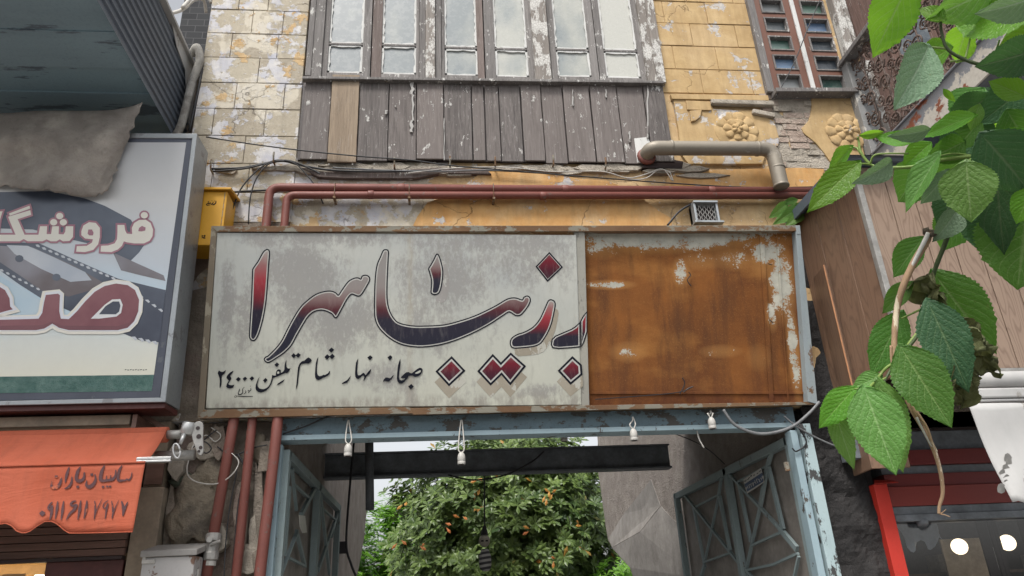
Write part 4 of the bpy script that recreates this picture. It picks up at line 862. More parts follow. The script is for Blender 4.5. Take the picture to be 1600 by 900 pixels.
for q, w_ in (([(690, 528), (692, 540)], [14, 12]), ([(700, 570), (700, 610), (668, 632)], [12, 16, 8]), ([(640, 615), (668, 625), (655, 668)], [8, 18, 10]), ([(595, 615), (605, 650), (565, 690)], [8, 16, 6]), ([(578, 552), (548, 580), (540, 620), (548, 650), (525, 682), (480, 697), (458, 675), (470, 620), (488, 580)], [8, 10, 14, 12, 18, 18, 14, 10, 8]), ([(490, 600), (480, 640)], [8, 8]), ([(378, 745), (400, 716), (430, 722), (415, 745), (385, 742)], [6, 6, 8, 8, 8]), ([(430, 724), (550, 731), (740, 729)], [8, 18, 12])):
    ribbon(sm_t, A_(q), [a / 12.3 for a in w_], 0, 0, SP.pl(.0046))
sm_t.build('small_lettering', M['ink'], MS, fix=False)
hl = MB()
for q in (B_([(452, 512), (462, 488), (480, 482), (498, 492), (498, 512), (484, 528), (464, 528)]), C_([(1388, 425), (1440, 395), (1478, 376), (1497, 388), (1472, 420), (1430, 437), (1400, 438)])): hl.poly([SP.hit(p[0], p[1], .0052) for p in q])
hl.build('letter_counters', M['sign'], MS, fix=False)
wr = MB()
for pts in ([(1076, 425), (1079, 430), (1074, 438), (1080, 447)], [(1068, 613), (1075, 607), (1083, 604)], [(1083, 604), (1060, 613), (1010, 618), (930, 624)], [(1062, 616), (1070, 600), (1066, 590)], [(1203, 500), (1208, 505)], [(1200, 412), (1206, 414)]):
    wr.tube([SP.hit(u, v, -.03) for u, v in sm(pts, 4)], .004, 5)
wr.build('wire_stub', M['cable'], MS)

# ================================================================== LEFT SIGN BOX
LP = Plane(-.46, 2.98, -.60, 5.05)
LS = thing('shop_sign', 'box sign with cream and rose Persian lettering over a picture of dark straps', 'sign', LP.hit(60, 640))
bx_ = MB(); out4 = [(-120, 206), (308, 208.5), (258.5, 628), (-120, 636)]
pprism(bx_, LP, out4, -.004, .29, 0)
for q in ([(-120, 206), (308, 208.5), (301, 216), (-120, 213)], [(308, 208.5), (258.5, 628), (250, 622), (300, 216)], [(258.5, 628), (-120, 636), (-120, 629), (250, 621)]): pprism(bx_, LP, q, .012, .014, 0)
bx_.build('housing', M['galv'], LS, bevel=.004)
bd_ = MB(); pprism(bd_, LP, [(-119, 214), (300, 216.5), (249.5, 621), (-119, 628)], .003, .006); bd_.build('face_border', M['navy'], LS)
ub = MB(); pa = LP.hit(-120, 637, -.02); pb = LP.hit(258, 629.5, -.02); ub.prism([pa, pb, pb + Vector((0, .26, .01)), pa + Vector((0, .26, .01))], (0, 0, -.035)); ub.build('under_board', M['maroon'], LS)
G4 = lambda pts: px((0, 310), 3.9115, pts)
def mat_art():
    m = MT('printed_face', rough=.35); P = m.sep(m.n('ShaderNodeNewGeometry').outputs['Position']); n = m.noise(1.3, 3, .4)
    k = m.math('ADD', m.math('MULTIPLY', m.math('SUBTRACT', P[2], 2.98), .5), m.math('MULTIPLY', m.math('SUBTRACT', n, .5), .15))
    c = m.ramp(k, [(.05, (.76, .74, .60)), (.22, (.72, .75, .70)), (.33, (.52, .70, .82)), (.48, (.60, .66, .72)), (.75, (.64, .64, .635)), (1., (.50, .51, .525))])
    m.set('Base Color', m.mix(m.math('MULTIPLY', m.noise(12, 6, .7), .2), c, (.4, .39, .37))); return m.m
def mat_soft(name, a, b, sc=2.0, st=(1, 1, 1)):
    m = MT(name, rough=.35); n = m.noise(sc, 4, .5, m.pos(st, src='geo')); m.set('Base Color', m.mix(m.step(n, .35, .65), a, b)); return m.m
art = [mat_art(), mat_soft('print_dark_strap', (.045, .055, .085), (.135, .16, .205), 1.6), mat_soft('print_leather', (.15, .125, .13), (.36, .37, .42), 1.5), mat_soft('print_glare', (.42, .47, .54), (.58, .61, .65), 3), mat_soft('print_stitch', (.50, .54, .58), (.6, .62, .66)), mat_stone('print_green_hide', (.085, .19, .17), (.24, .38, .34), (.14, .26, .235), 16), mat_soft('print_pale_blue', (.42, .58, .70), (.55, .66, .72), 2)]
ar = MB()
def lay(pts, off, m, mb=ar): mb.poly([LP.hit(u, v, off) for u, v in pts], m)
lay([(-118, 222), (291, 222.5), (237, 611), (-118, 616)], .0045, 0)
lay(G4([(-460, -30), (300, -45), (520, 0), (640, 45), (800, 130), (885, 280), (850, 330), (800, 380), (690, 330), (600, 290), (430, 250), (200, 190), (-460, 170)]), .0052, 1)
lay(G4([(690, 330), (1000, 470), (1012, 505), (860, 470), (740, 440)]), .0052, 2)
lay(G4([(-460, 60), (0, 270), (230, 270), (470, 380), (720, 490), (1012, 560), (985, 800), (975, 880), (860, 870), (430, 690), (250, 610), (110, 520), (0, 440), (-460, 260)]), .0058, 1)
lay(G4([(-460, 110), (0, 290), (200, 300), (450, 410), (640, 520), (560, 560), (420, 600), (250, 560), (120, 470), (0, 390), (-460, 220)]), .0064, 2)
lay(G4([(40, 285), (170, 290), (330, 360), (520, 450), (560, 500), (430, 510), (250, 430), (90, 340)]), .007, 3)
lay(G4([(-460, 830), (-460, 500), (0, 470), (140, 560), (250, 620), (230, 700), (0, 760)]), .0056, 6)
for k in range(13):
    u, v = 230 + k * 38.5, 290 + k * 16.6; lay(G4([(u - 13, v - 7), (u + 3, v - 9), (u + 15, v + 3), (u + 10, v + 9), (u - 6, v + 5)]), .0074, 4)
for k in range(7):
    u, v = 10 + k * 37, 440 + k * 19; lay(G4([(u - 12, v - 7), (u + 3, v - 8), (u + 13, v + 3), (u + 8, v + 8), (u - 6, v + 4)]), .0074, 4)
for k in range(4):
    u, v = 860 + k * 40, 600 + k * 28; lay(G4([(u - 15, v - 8), (u + 5, v - 10), (u + 17, v + 4), (u + 8, v + 11)]), .0074, 4)
for k in range(4):
    u, v = 820 + k * 42, 856 + k * 9; lay(G4([(u - 18, v - 10), (u + 5, v - 12), (u + 19, v + 4), (u + 8, v + 12)]), .0074, 4)
for (u, v) in ((118, 368), (345, 482)): lay(G4([(u + 26 * math.cos(a), v + 22 * math.sin(a)) for a in [i * .524 for i in range(12)]]), .0076, 1)
lay([(-118, 590), (240.5, 585.5), (237, 611), (-118, 616)], .005, 5)
ar.build('printed_face', art, LS, fix=False)
lt_ = MB(); cream = mat_soft('print_cream', (.74, .71, .63), (.80, .77, .69)); pink = mat_soft('print_pink', (.34, .15, .20), (.46, .24, .28)); rose = mat_soft('print_rose', (.20, .062, .078), (.27, .105, .12), 4); lil = mat_soft('print_lilac', (.72, .74, .80), (.80, .79, .74), 3); rose2 = mat_soft('print_rose_dark', (.155, .05, .065), (.2, .075, .09))
def word(pts, o1, o2, m1, m2, off, k=1):
    P = [Vector(p) for p in G4(pts)]; P = sm(P, k, True) if k > 1 else P
    lay(offset(P, o1), off, m1, lt_); lay(P if not o2 else offset(P, o2), off + .0008, m2, lt_)
row = [[(808, 218), (806, 180), (820, 150), (850, 132), (890, 130), (920, 150), (935, 190), (932, 230), (915, 258), (880, 275), (820, 275), (775, 268), (757, 262), (745, 290), (720, 312), (680, 328), (615, 325), (618, 290), (660, 288), (700, 275), (715, 250), (718, 205), (718, 162), (760, 162), (765, 195), (775, 215)],
       [(497, 200), (510, 165), (545, 145), (585, 150), (610, 180), (610, 235), (600, 280), (570, 315), (520, 328), (465, 325), (470, 292), (530, 290), (562, 270), (568, 250), (520, 245), (497, 225)],
       [(448, 170), (446, 235), (425, 260), (385, 262), (365, 250), (345, 262), (310, 262), (285, 250), (260, 262), (170, 262), (145, 248), (120, 262), (-40, 262), (-40, 222), (95, 222), (60, 140), (50, 112), (185, 72), (190, 100), (108, 127), (150, 222), (235, 222), (245, 170), (288, 170), (285, 218), (312, 218), (320, 170), (360, 170), (358, 218), (388, 220), (398, 205), (402, 170)],
       [(55, 92), (180, 45), (185, 62), (60, 106)], [(-60, 85), (16, 78), (0, 130), (-10, 200), (-60, 200)]]
for r_ in row: word(r_, 2.9, 0, 1, 0, .0084)
for (u, v) in ((882, 103), (365, 108), (328, 146), (387, 146)): word([(u + 22 * math.cos(a), v + 20 * math.sin(a)) for a in [i * .45 for i in range(14)]], 2.4, 0, 1, 0, .0084)
for q in ([(845, 200), (850, 180), (868, 168), (890, 178), (888, 196), (865, 202)], [(535, 215), (540, 190), (562, 190), (572, 210), (568, 226), (545, 226)]): lay(G4(q), .0102, 1, lt_)
big = [(-120, 745), (150, 738), (235, 735), (258, 700), (268, 640), (280, 590), (355, 582), (366, 592), (362, 690), (372, 735), (420, 738), (470, 690), (520, 630), (580, 570), (640, 535), (710, 520), (780, 530), (825, 560), (850, 620), (845, 690), (820, 750), (780, 790), (720, 805), (420, 805), (360, 790), (320, 765), (270, 795), (220, 805), (-120, 805)]
big2 = [(-120, 520), (-20, 530), (30, 560), (58, 610), (62, 660), (78, 678), (30, 690), (-20, 705), (-120, 700)]
for r_ in (big, big2):
    P = [Vector(p) for p in G4(r_)]
    lay(offset(P, 6.5), .0106, 0, lt_); lay([p + Vector((1.5, -1.2)) for p in offset(P, 3.2)], .0114, 3, lt_); lay(P, .0122, 2, lt_)
lay(G4([(-120, 780), (260, 775), (318, 752), (380, 778), (720, 780), (790, 760), (845, 690), (820, 750), (780, 790), (720, 805), (420, 805), (360, 790), (320, 765), (270, 795), (220, 805), (-120, 805)]), .0128, 4, lt_)
lay(G4([(555, 735), (640, 650), (685, 618), (735, 615), (750, 650), (740, 700), (712, 722), (605, 735)]), .0130, 3, lt_); lay(G4([(605, 708), (645, 658), (690, 630), (728, 630), (736, 655), (728, 692), (708, 708)]), .0138, 5, lt_)
lt_.build('lettering', [cream, pink, rose, lil, rose2, art[1]], LS, fix=False)
pt = MB()
for k in range(9): ribbon(pt, [(195 + k * 4, 578), (197.5 + k * 4, 577.2 + (k % 2))], 1.0, 0, 0, LP.pl(.006))
pt.build('small_print', M['ink'], LS, fix=False)

# felt sheet drooping over that sign
fs = MB(); nu_, nv_ = 26, 18; top = [(-60, 180), (20, 176), (60, 173), (120, 173), (170, 172), (205, 166), (222, 160)]; bot = [(-60, 290), (0, 290), (40, 295), (85, 299), (125, 307), (150, 306), (168, 296)]
T = sm(top, 5); Bt = sm(bot, 5); n = min(len(T), len(Bt))
for i in range(n):
    for j in range(nv_ + 1):
        f_ = j / nv_; u = T[i][0] + (Bt[i][0] - T[i][0]) * f_; v = T[i][1] + (Bt[i][1] - T[i][1]) * f_
        if i == n - 1: u += mnoise.noise(Vector((j * .9, 2, 0))) * 7
        if j == nv_: v += mnoise.noise(Vector((i * .9, 7, 0))) * 5
        over = max(0, .28 - f_) / .28
        q = LP.hit(u, v, .075 + .03 * math.sin(f_ * 4 + i * .3) * f_ + .03 * mnoise.noise(Vector((i * .16, j * .22, 1))) + .012 * mnoise.noise(Vector((i * .8, j * .35, 4))) - over * .10); fs.v.append(q)
for i in range(n - 1):
    for j in range(nv_): a = i * (nv_ + 1) + j; fs.face((a, a + 1, a + nv_ + 2, a + nv_ + 1))
o = fs.build('felt_sheet', M['felt'], smooth=True); sd_ = o.modifiers.new('thick', 'SOLIDIFY'); sd_.thickness = .006
tag(o, 'torn grey felt sheet drooping over the top of the rose-lettered box sign', 'sheet')

# ================================================================== LEFT NEIGHBOUR
NB = thing('neighbour_building', 'left neighbour with dark blue sheet soffit and corrugated siding above a shop', 'building', (-4, 0, 0))
zs_ = 5.49; sf_ = MB()
ys = [-2.4, -1.80, -1.146, -.803, -.459, -.12, .3]
for k, (a, b) in enumerate(zip(ys, ys[1:])):
    ds = .03 * (k % 2); sf_.prism([Vector((-6.5, a - .02, zs_ + .02 + ds)), Vector((-2.262, a - .02, zs_ + .02 + ds)), Vector((-2.262, b, zs_ - .0 + ds)), Vector((-6.5, b, zs_ + ds))], (0, 0, .012))
sf_.build('sheet_soffit', M['slate'], NB, bevel=.002)
sd2 = MB(); N = 66; za, zb2 = zs_ - .03, 6.30; prof = []
for i in range(N * 2 + 1):
    f_ = i / (N * 2); ph = (i % 12); dx = (.016 if ph in (1, 2) else (.006 if ph in (0, 3) else 0.0)); prof.append((dx, za + (zb2 - za) * f_))
prof = []; z = za
while z < zb2:
    prof += [(0, z), (0, z + .052), (.016, z + .060), (.016, z + .070), (0, z + .078)]; z += .08
b = len(sd2.v)
for (y_) in (-2.6, .27):
    for dx, z in prof: sd2.v.append(Vector((-2.252 + dx, y_, z)))
npf = len(prof)
for i in range(npf - 1): sd2.face((i, i + 1, npf + i + 1, npf + i))
o = sd2.build('corrugated_siding', M['corr'], NB)
fl = MB(); fl.prism([Vector((-2.235, -.42, 6.29)), Vector((-2.235, .30, 6.31)), Vector((-2.235, .28, 5.75)), Vector((-2.235, .16, 5.9)), Vector((-2.235, -.0, 6.15)), Vector((-2.235, -.25, 6.19))], (.006, 0, 0)); fl.box(-2.27, -2.2, -2.6, .32, 6.302, 6.33); fl.build('eaves_flashing', M['canvas'], NB)
nw = MB(); nw.box(-7, -2.11, .30, .55, 2.35, 6.29); nw.box(-7, -2.26, -2.6, .3, 6.335, 6.37); nw.build('wall', M['rubble'], NB)
# shop front below the awning
sh_ = MB()
sh_.box(-7, -2.10, -.02, .3, 2.10, 2.96, 0)
for k in range(5): sh_.box(-7, -2.095, -.06 - .004 * (k % 2), -.021, 2.055 + k * .05, 2.10 + k * .05, 0)
sh_.box(-7, -2.1, -.075, -.0, 2.03, 2.052, 1)
sh_.build('shop_lintel', [M['brownwood'], M['darkboard']], NB, bevel=.002)
sp = MB(); sp.box(at(207, 880, -.03).x - .55, -2.10, -.03, .25, .13, 2.03, 1)
sp.build('door_panel', [M['ochre'], M['maroon']], NB, bevel=.004); sp = MB(); sp.box(at(110, 870, .02).x, at(142, 870, .02).x, .02, .25, .13, 2.03, 0); sp.build('shop_mullion', [M['ochre'], M['maroon']], NB, bevel=.004)
si = MB(); si.box(-7, -2.6, 1.6, 1.7, .13, 2.6, 0); si.box(-7, -2.6, .31, 1.6, 2.3, 2.34, 0); si.box(-2.62, -2.58, .31, 1.6, .13, 2.3, 0); si.build('shop_interior', var('warm_plaster', (.42, .30, .17), .8, .3, 3), NB)
gl = MB(); xg = at(112, 870, .03).x; gl.add([(-6, .05, .13), (xg, .05, .13), (xg, .05, 2.03), (-6, .05, 2.03)], [(0, 1, 2, 3)])
def mat_glass(name, tint=(1, 1, 1), refl=.12, rgh=.06):
    m = MT(name); tr = m.n('ShaderNodeBsdfTransparent'); m.put(tr.inputs[0], tint); gs = m.n('ShaderNodeBsdfGlossy'); gs.inputs['Roughness'].default_value = rgh
    fr_ = m.n('ShaderNodeFresnel'); fr_.inputs[0].default_value = 1.5; k = m.math('ADD', m.math('MULTIPLY', fr_.outputs[0], 1.2), refl); mx_ = m.n('ShaderNodeMixShader')
    m.L.new(k, mx_.inputs[0]); m.L.new(tr.outputs[0], mx_.inputs[1]); m.L.new(gs.outputs[0], mx_.inputs[2]); m.L.new(mx_.outputs[0], m.N['Material Output'].inputs[0]); return m.m
GLASS = mat_glass('shop_glass', (.9, .9, .88), -.02)
gl.build('shop_pane', GLASS, NB, fix=False)
pp = MB(); a = at(30, 890, .3); pp.box(a.x - .16, a.x, .40, .405, a.z - .3, a.z - .02); a = at(80, 862, .3); pp.box(a.x - .06, a.x + .08, .40, .405, a.z - .12, a.z + .02); pp.build('paper_notice', var('paper', (.6, .42, .2), .8, .15), NB)
la = MB(); a0 = at(0, 868, 1.0); la.box(a0.x - 1.2, at(88, 868, 1.0).x, .98, 1.02, at(60, 862, 1.0).z - .02, at(60, 862, 1.0).z + .02)
tag(la.build('shop_lamp', mat_emit('warm_tube', (1, .70, .34), 16)), 'warm tube lamp glowing inside the shop under the awning', 'lamp')
la = MB(); a = at(78, 898, 1.0); la.box(a.x - .1, a.x + .14, .98, 1.02, a.z - .06, a.z); tag(la.build('shop_lamp', mat_emit('white_tube', (1, .88, .68), 9)), 'short white lamp low inside the shop under the awning', 'lamp')
oc = MB(); oc.box(-2.085, -1.905, -.03, .25, .13, 2.50); oc.box(-2.06, -1.93, -.0, .25, 2.505, 2.97); oc.build('door_post', [M['ochre']], NB, bevel=.006)
oc = MB(); oc.box(-2.05, -1.93, -.02, .0, 2.52, 2.66); oc.build('scroll_bracket', M['brownwood'], NB)
# building further back
RB = MB(); a = at(283, 30, 3.0); RB.box(a.x, a.x + 1.6, 3.0, 3.4, 0, 13.0)
def mat_tile():
    m = MT('grey_wall_tiles', rough=.7, spec=.1); b_ = m.n('ShaderNodeTexBrick'); b_.inputs['Color1'].default_value = (.03, .031, .034, 1); b_.inputs['Color2'].default_value = (.045, .047, .05, 1); b_.inputs['Mortar'].default_value = (.085, .085, .088, 1)
    b_.inputs['Scale'].default_value = 2.2; b_.inputs['Mortar Size'].default_value = .012; m.L.new(m.pos((1, 1, 1), (math.pi / 2, 0, 0), src='geo'), b_.inputs['Vector']); m.set('Base Color', b_.outputs[0]); return m.m
tag(RB.build('rear_building', mat_tile()), 'grey tiled wall in the narrow gap between the two buildings', 'building')

# ---- orange awning
AW = thing('shop_awning', 'orange canvas roller awning with scalloped valance and printed phone number', 'awning', (-3.5, -.4, 2.83))
cv = MB(); E6 = lambda pts: px((0, 640), 3.4606, pts); seamz = at(232, 722, -.7).z; ax1 = -1.805
nx = 60
for i in range(nx + 1):
    x = -6.5 + (ax1 + 6.5) * i / nx
    for j in range(7):
        f_ = j / 6; cv.v.append(Vector((x, -.40 - .30 * f_, 2.83 + (seamz - 2.83) * f_ - .03 * math.sin(f_ * math.pi) + .006 * mnoise.noise(Vector((x * 2, f_ * 2, 0))))))
for i in range(nx):
    for j in range(6): a = i * 7 + j; cv.face((a, a + 1, a + 8, a + 7))
o = cv.build('canvas_slope', M['orange'], AW, smooth=True); q = o.modifiers.new('t', 'SOLIDIFY'); q.thickness = .004
low = E6([(725, 662), (560, 664), (375, 668), (350, 655), (320, 625), (290, 606), (250, 606), (210, 630), (170, 660), (140, 671), (100, 660), (75, 632), (40, 616), (0, 620), (-40, 655), (-80, 670), (-130, 645), (-170, 612)])
lowm = [at(u, v, -.72) for u, v in low]; lowm = sorted([(q.x, q.z) for q in lowm])
def lowz(x):
    per = lowm[-1][0] - .62; span = .80
    while x < lowm[0][0]: x += span
    for (x0, z0), (x1, z1) in zip(lowm, lowm[1:]):
        if x0 <= x <= x1: return z0 + (z1 - z0) * (x - x0) / max(1e-5, x1 - x0)
    return lowm[-1][1]
def vfold(x, f_): return -.70 - .02 * f_ + (.016 * math.sin(x * 9 + 1.2) + .012 * mnoise.noise(Vector((x * 5, f_ * 1.5, 2)))) * f_ ** 1.2
va = MB(); nx, nz = 260, 10; edge = []
for i in range(nx + 1):
    x = -6.5 + (ax1 + 6.5) * i / nx
    for j in range(nz + 1):
        f_ = j / nz; zz = seamz + (lowz(x) - seamz) * f_; va.v.append(Vector((x, vfold(x, f_), zz)))
    edge.append(va.v[-1] + Vector((0, -.003, 0)))
for i in range(nx):
    for j in range(nz): a = i * (nz + 1) + j; va.face((a, a + 1, a + nz + 2, a + nz + 1))
o = va.build('valance', M['orange'], AW, smooth=True); q = o.modifiers.new('t', 'SOLIDIFY'); q.thickness = .003
hm = MB(); hm.tube([(-6.5, -.705, seamz), (ax1, -.705, seamz)], .006, 6); hm.tube(edge, .003, 5); hm.build('hem', M['orange'], AW)
ai = MB(); AE = lambda pts: px((50, 725), 9.412, pts); 
def apl(u, v):
    q = at(u, v, -.71)
    for _ in range(3): q = at(u, v, vfold(q.x, (q.z - seamz) / (lowz(q.x) - seamz)) - .0062)
    return q
for s_, w_ in (([(1470, 120), (1458, 190), (1425, 235), (1395, 222), (1370, 240), (1335, 240), (1290, 245), (1262, 210), (1285, 90), (1325, 20)], [12, 22, 26, 22, 24, 30, 40, 44, 40, 14]),
               ([(1232, 85), (1225, 170), (1190, 220), (1150, 235), (1100, 240), (1040, 245), (1008, 220), (1022, 120), (1068, 15)], [16, 30, 44, 36, 36, 44, 56, 50, 14]), ([(1152, 225), (1158, 160)], [26, 10]), ([(1092, 230), (1098, 170)], [26, 10]),
               ([(925, 150), (935, 230), (900, 300), (845, 335), (800, 310), (805, 240)], [14, 36, 50, 56, 40, 10]), ([(770, 120), (762, 205), (720, 245), (672, 245), (652, 205), (672, 110), (715, 35)], [20, 40, 50, 50, 50, 46, 12]),
               ([(588, 185), (580, 270), (540, 335), (475, 365)], [14, 36, 40, 10]), ([(548, 45), (512, 150), (488, 275)], [18, 46, 14]), ([(418, 180), (425, 250), (385, 325), (330, 345), (288, 325), (295, 250)], [14, 36, 50, 56, 40, 10]),
               ([(860, 155), (900, 155)], [36, 36]), ([(652, 335), (692, 335)], [36, 36]), ([(335, 185), (378, 185)], [36, 36]), ([(1025, 335), (1062, 335)], [30, 30]), ([(1090, 330), (1122, 330)], [26, 26]), ([(1130, 330), (1165, 330)], [26, 26]),
               (None, None), ([(110, 725), (150, 725), (195, 720)], [10, 90, 10]), ([(300, 560), (258, 600), (238, 650), (268, 668), (292, 610), (285, 720), (262, 820)], [16, 28, 30, 26, 36, 44, 16]), ([(378, 548), (368, 650), (342, 805)], [16, 44, 12]), ([(465, 545), (448, 680), (425, 825)], [16, 44, 12]),
               ([(648, 540), (600, 555), (572, 590), (600, 615), (655, 600), (620, 670), (555, 730), (502, 825)], [16, 30, 36, 30, 34, 44, 34, 10]), ([(718, 535), (702, 660), (672, 820)], [16, 46, 12]), ([(808, 535), (795, 660), (762, 805)], [16, 46, 12]),
               ([(922, 540), (930, 690), (912, 815)], [14, 30, 12]), ([(912, 815), (950, 680), (1030, 518)], [12, 16, 8]), ([(1122, 535), (1065, 575), (1045, 630), (1080, 650), (1118, 580), (1092, 690), (1076, 805)], [10, 16, 18, 16, 20, 26, 12]), ([(1172, 545), (1190, 690), (1176, 805)], [14, 30, 10]), ([(1176, 805), (1210, 680), (1272, 535)], [10, 16, 8]), ([(1318, 545), (1342, 650), (1335, 765)], [20, 44, 14]), ([(1335, 765), (1365, 650), (1408, 560)], [14, 36, 14])):
    if w_ is None: ai.build('printed_words', M['orangeink'], AW, fix=False); ai = MB(); continue
    ribbon(ai, AE(s_), [a / 9.4 for a in w_], 0, 0, apl)
ai.build('printed_number', M['orangeink'], AW, fix=False)
ro = MB(); rz = at(268, 678, -.40).z
ro.tube([(-6.5, -.38, rz), (at(262, 678, -.38).x, -.38, rz)], .052, 14, 0); ro.build('cloth_roll', M['orange'], AW, smooth=True)
ro = MB(); ro.tube([(at(260, 678, -.38).x, -.38, rz), (at(290, 675, -.38).x, -.38, rz)], .03, 12); t0, t1 = at(243, 713, -.33), at(304, 711, -.33); ro.tube([t0, t1], .034, 14); ro.build('roller_tube', M['alu_dull'], AW, smooth=True)
fb = MB(); t0, t1 = at(228, 718, -.7), at(266, 716, -.7); fb.box(ax1 - .06, t1.x, -.69, -.66, t0.z - .014, t0.z - .002); fb.box(ax1 - .06, t1.x, -.69, -.66, t0.z + .002, t0.z + .018); fb.box(ax1 - .06, t1.x - .03, -.685, -.665, t0.z - .003, t0.z + .003); fb.build('front_bar', M['alu'], AW, bevel=.002)
gb = MB(); c0 = at(293, 668, -.40); gb.lathe(c0 + Vector((0, 0, -.05)), [(.034, 0), (.045, .008), (.045, .075), (.036, .085)], (.15, -.1, 1), 20); gb.tube([c0 + Vector((-.005, -.03, -.05)), c0 + Vector((-.02, -.04, -.12))], [.016, .011], 10)
o0 = c0 + Vector((-.035, -.045, -.165)); gb.tube([o0 + Vector((math.cos(a) * .022 - math.sin(a) * .012, 0, math.sin(a) * .048)) for a in [i * math.pi / 9 for i in range(19)]], .0075, 7); gb.build('crank_gear', M['alu'], AW, smooth=True)
sp_ = MB(); cc = at(305, 683, -.42); ring = []
for i in range(28):
    a = 2 * math.pi * i / 28; k = 1 + .25 * math.sin(a); ring.append(cc + Vector((0, math.cos(a) * .05 * k * .9, math.sin(a) * .125)))
ringp = [at(*p, -.42) for p in px((0, 640), 3.4606, [(1040, 90), (1060, 66), (1085, 64), (1098, 85), (1097, 150), (1100, 220), (1088, 247), (1070, 240), (1050, 190), (1036, 140)])]
sp_.prism(sm(ringp, 3, True), (.0, .022, 0)); o_ = sp_.build('end_plate', M['alu_dull'], AW, bevel=.004)
hh_ = MB()
for u, v, r_ in ((1070, 100, .013), (1075, 145, .016), (1085, 205, .012), (1075, 225, .009)): q = at(*px((0, 640), 3.4606, [(u, v)])[0], -.4215); hh_.lathe(q, [(r_, 0), (r_, .002)], (0, -1, 0), 14)
hh_.build('plate_holes', M['darkboard'], o_)
cb = MB(); cb.box(-6.5, at(208, 650, -.30).x, -.34, -.12, at(100, 668, -.3).z, at(100, 652, -.3).z); cb.build('cassette', M['ochre'], AW, bevel=.006)
br2 = MB(); q = at(214, 660, -.3); br2.box(q.x - .01, q.x + .02, -.36, .0, q.z - .06, q.z + .04); br2.bar(at(225, 650, -.2), at(262, 672, -.2), .03, .03); br2.build('bracket', M['brownwood'], AW)
# ================================================================== PIPES
def elbow(pts, r=.05, k=6):
    """polyline with rounded corners"""
    P = [Vector(p) for p in pts]; out = [P[0]]
    for a, b, c in zip(P, P[1:], P[2:]):
        d1 = (a - b).normalized(); d2 = (c - b).normalized(); rr = min(r, (a - b).length * .49, (c - b).length * .49)
        p, q = b + d1 * rr, b + d2 * rr
        for i in range(k + 1): t = i / k; out.append(p * (1 - t) ** 2 + b * 2 * t * (1 - t) + q * t * t)
    return out + [P[-1]]
PY = -.075
za_, zb_ = 4.985, 4.915
p = MB(); zt1, zt2 = at(440, 297, PY).z, at(1265, 294, PY).z
xv1 = at(418, 330, PY).x; xl1 = at(355, 800, PY).x; xl1t = at(364, 670, PY).x
zt1 = at(700, 295, PY).z
p.tube(elbow([(xl1t - .075, PY, 1.85), (xl1t + .0, PY, 2.95), (xl1t + .01, PY, 3.2), (xv1, PY, 3.45), (xv1, PY, zt1), (3.36, PY, zt1 + .005)], .085), .036, 14)
for x in (-.3, 1.1, 2.4): p.lathe((x, PY, zt1), [(.0385, -.03), (.041, -.026), (.041, .026), (.0385, .03)], (1, 0, 0), 14)
tag(p.build('gas_pipe', M['redpipe'], smooth=True), 'upper red gas pipe along the wall, dropping behind the sign to a valve', 'pipe', 'red oxide gas pipes')
p = MB(); zt3 = at(700, 307, PY).z; xv2 = at(446, 335, PY).x; x2t = at(393, 665, PY).x
p.tube(elbow([(x2t - .02, PY + .01, .3), (x2t, PY + .01, 2.95), (x2t, PY + .01, 3.2), (xv2, PY - .005, 3.5), (xv2, PY - .005, zt3), (3.36, PY - .005, zt3 + .03)], .07), .032, 14)
for x in (-.55, .9): p.lathe((x, PY - .005, zt3 + .008), [(.0345, -.025), (.037, -.02), (.037, .02), (.0345, .025)], (1, 0, 0), 14)
tag(p.build('gas_pipe', M['redpipe'], smooth=True), 'lower red gas pipe along the wall, straight thin leg between two others', 'pipe', 'red oxide gas pipes')
p = MB(); x3 = at(430, 700, PY - .01).x; x3b = at(407, 890, PY - .01).x
p.tube([(x3b - .02, PY - .01, .3), (x3b, PY - .01, 1.95), (x3, PY - .01, 2.8), (x3 + .005, PY - .01, 3.4)], .038, 14)
tag(p.build('gas_pipe', M['redpipe'], smooth=True), 'vertical red gas pipe nearest the left gate post', 'pipe', 'red oxide gas pipes')
vb = MB(); q = at(331, 852, PY); vb.lathe(q + Vector((0, 0, -.10)), [(.036, 0), (.05, .01), (.05, .05), (.042, .06), (.042, .12), (.052, .13), (.052, .17), (.038, .18)], (.04, 0, 1), 12); vb.lathe(q + Vector((0, 0, -.13)), [(.039, 0), (.039, .03)], (.04, 0, 1), 14, 1); vb.tube([q + Vector((.0, -.05, .0)), q + Vector((.07, -.06, .02))], .012, 8); vb.tube([q + Vector((-.01, 0, .03)), q + Vector((.0, -.07, .03))], .02, 10)
tag(vb.build('pipe_valve', [M['alu_dull'], M['whitepl']], smooth=False, bevel=.002), 'grey gas valve on the leftmost red pipe beside the meter box', 'valve')
for k, (u, v) in enumerate(((525, 300), (640, 300), (770, 300))):
    q = at(u, v, -.03)
    cm = MB(); cm.box(q.x - .010, q.x + .010, -.118, .0, zt1 - .118, zt1 - .103); cm.tube([(q.x, -.116, zt1 - .11), (q.x, -.1175, zt1 + .03), (q.x, -.05, zt1 + .045)], .003, 6)
    tag(cm.build('pipe_clip', M['rustframe']), ['small rusty clip holding the two red pipes near the leftmost bend', 'small rusty clip on the two red pipes above the long tall letter', 'small rusty clip on the two red pipes left of the orange render patch'][k], 'clip', 'pipe clips')

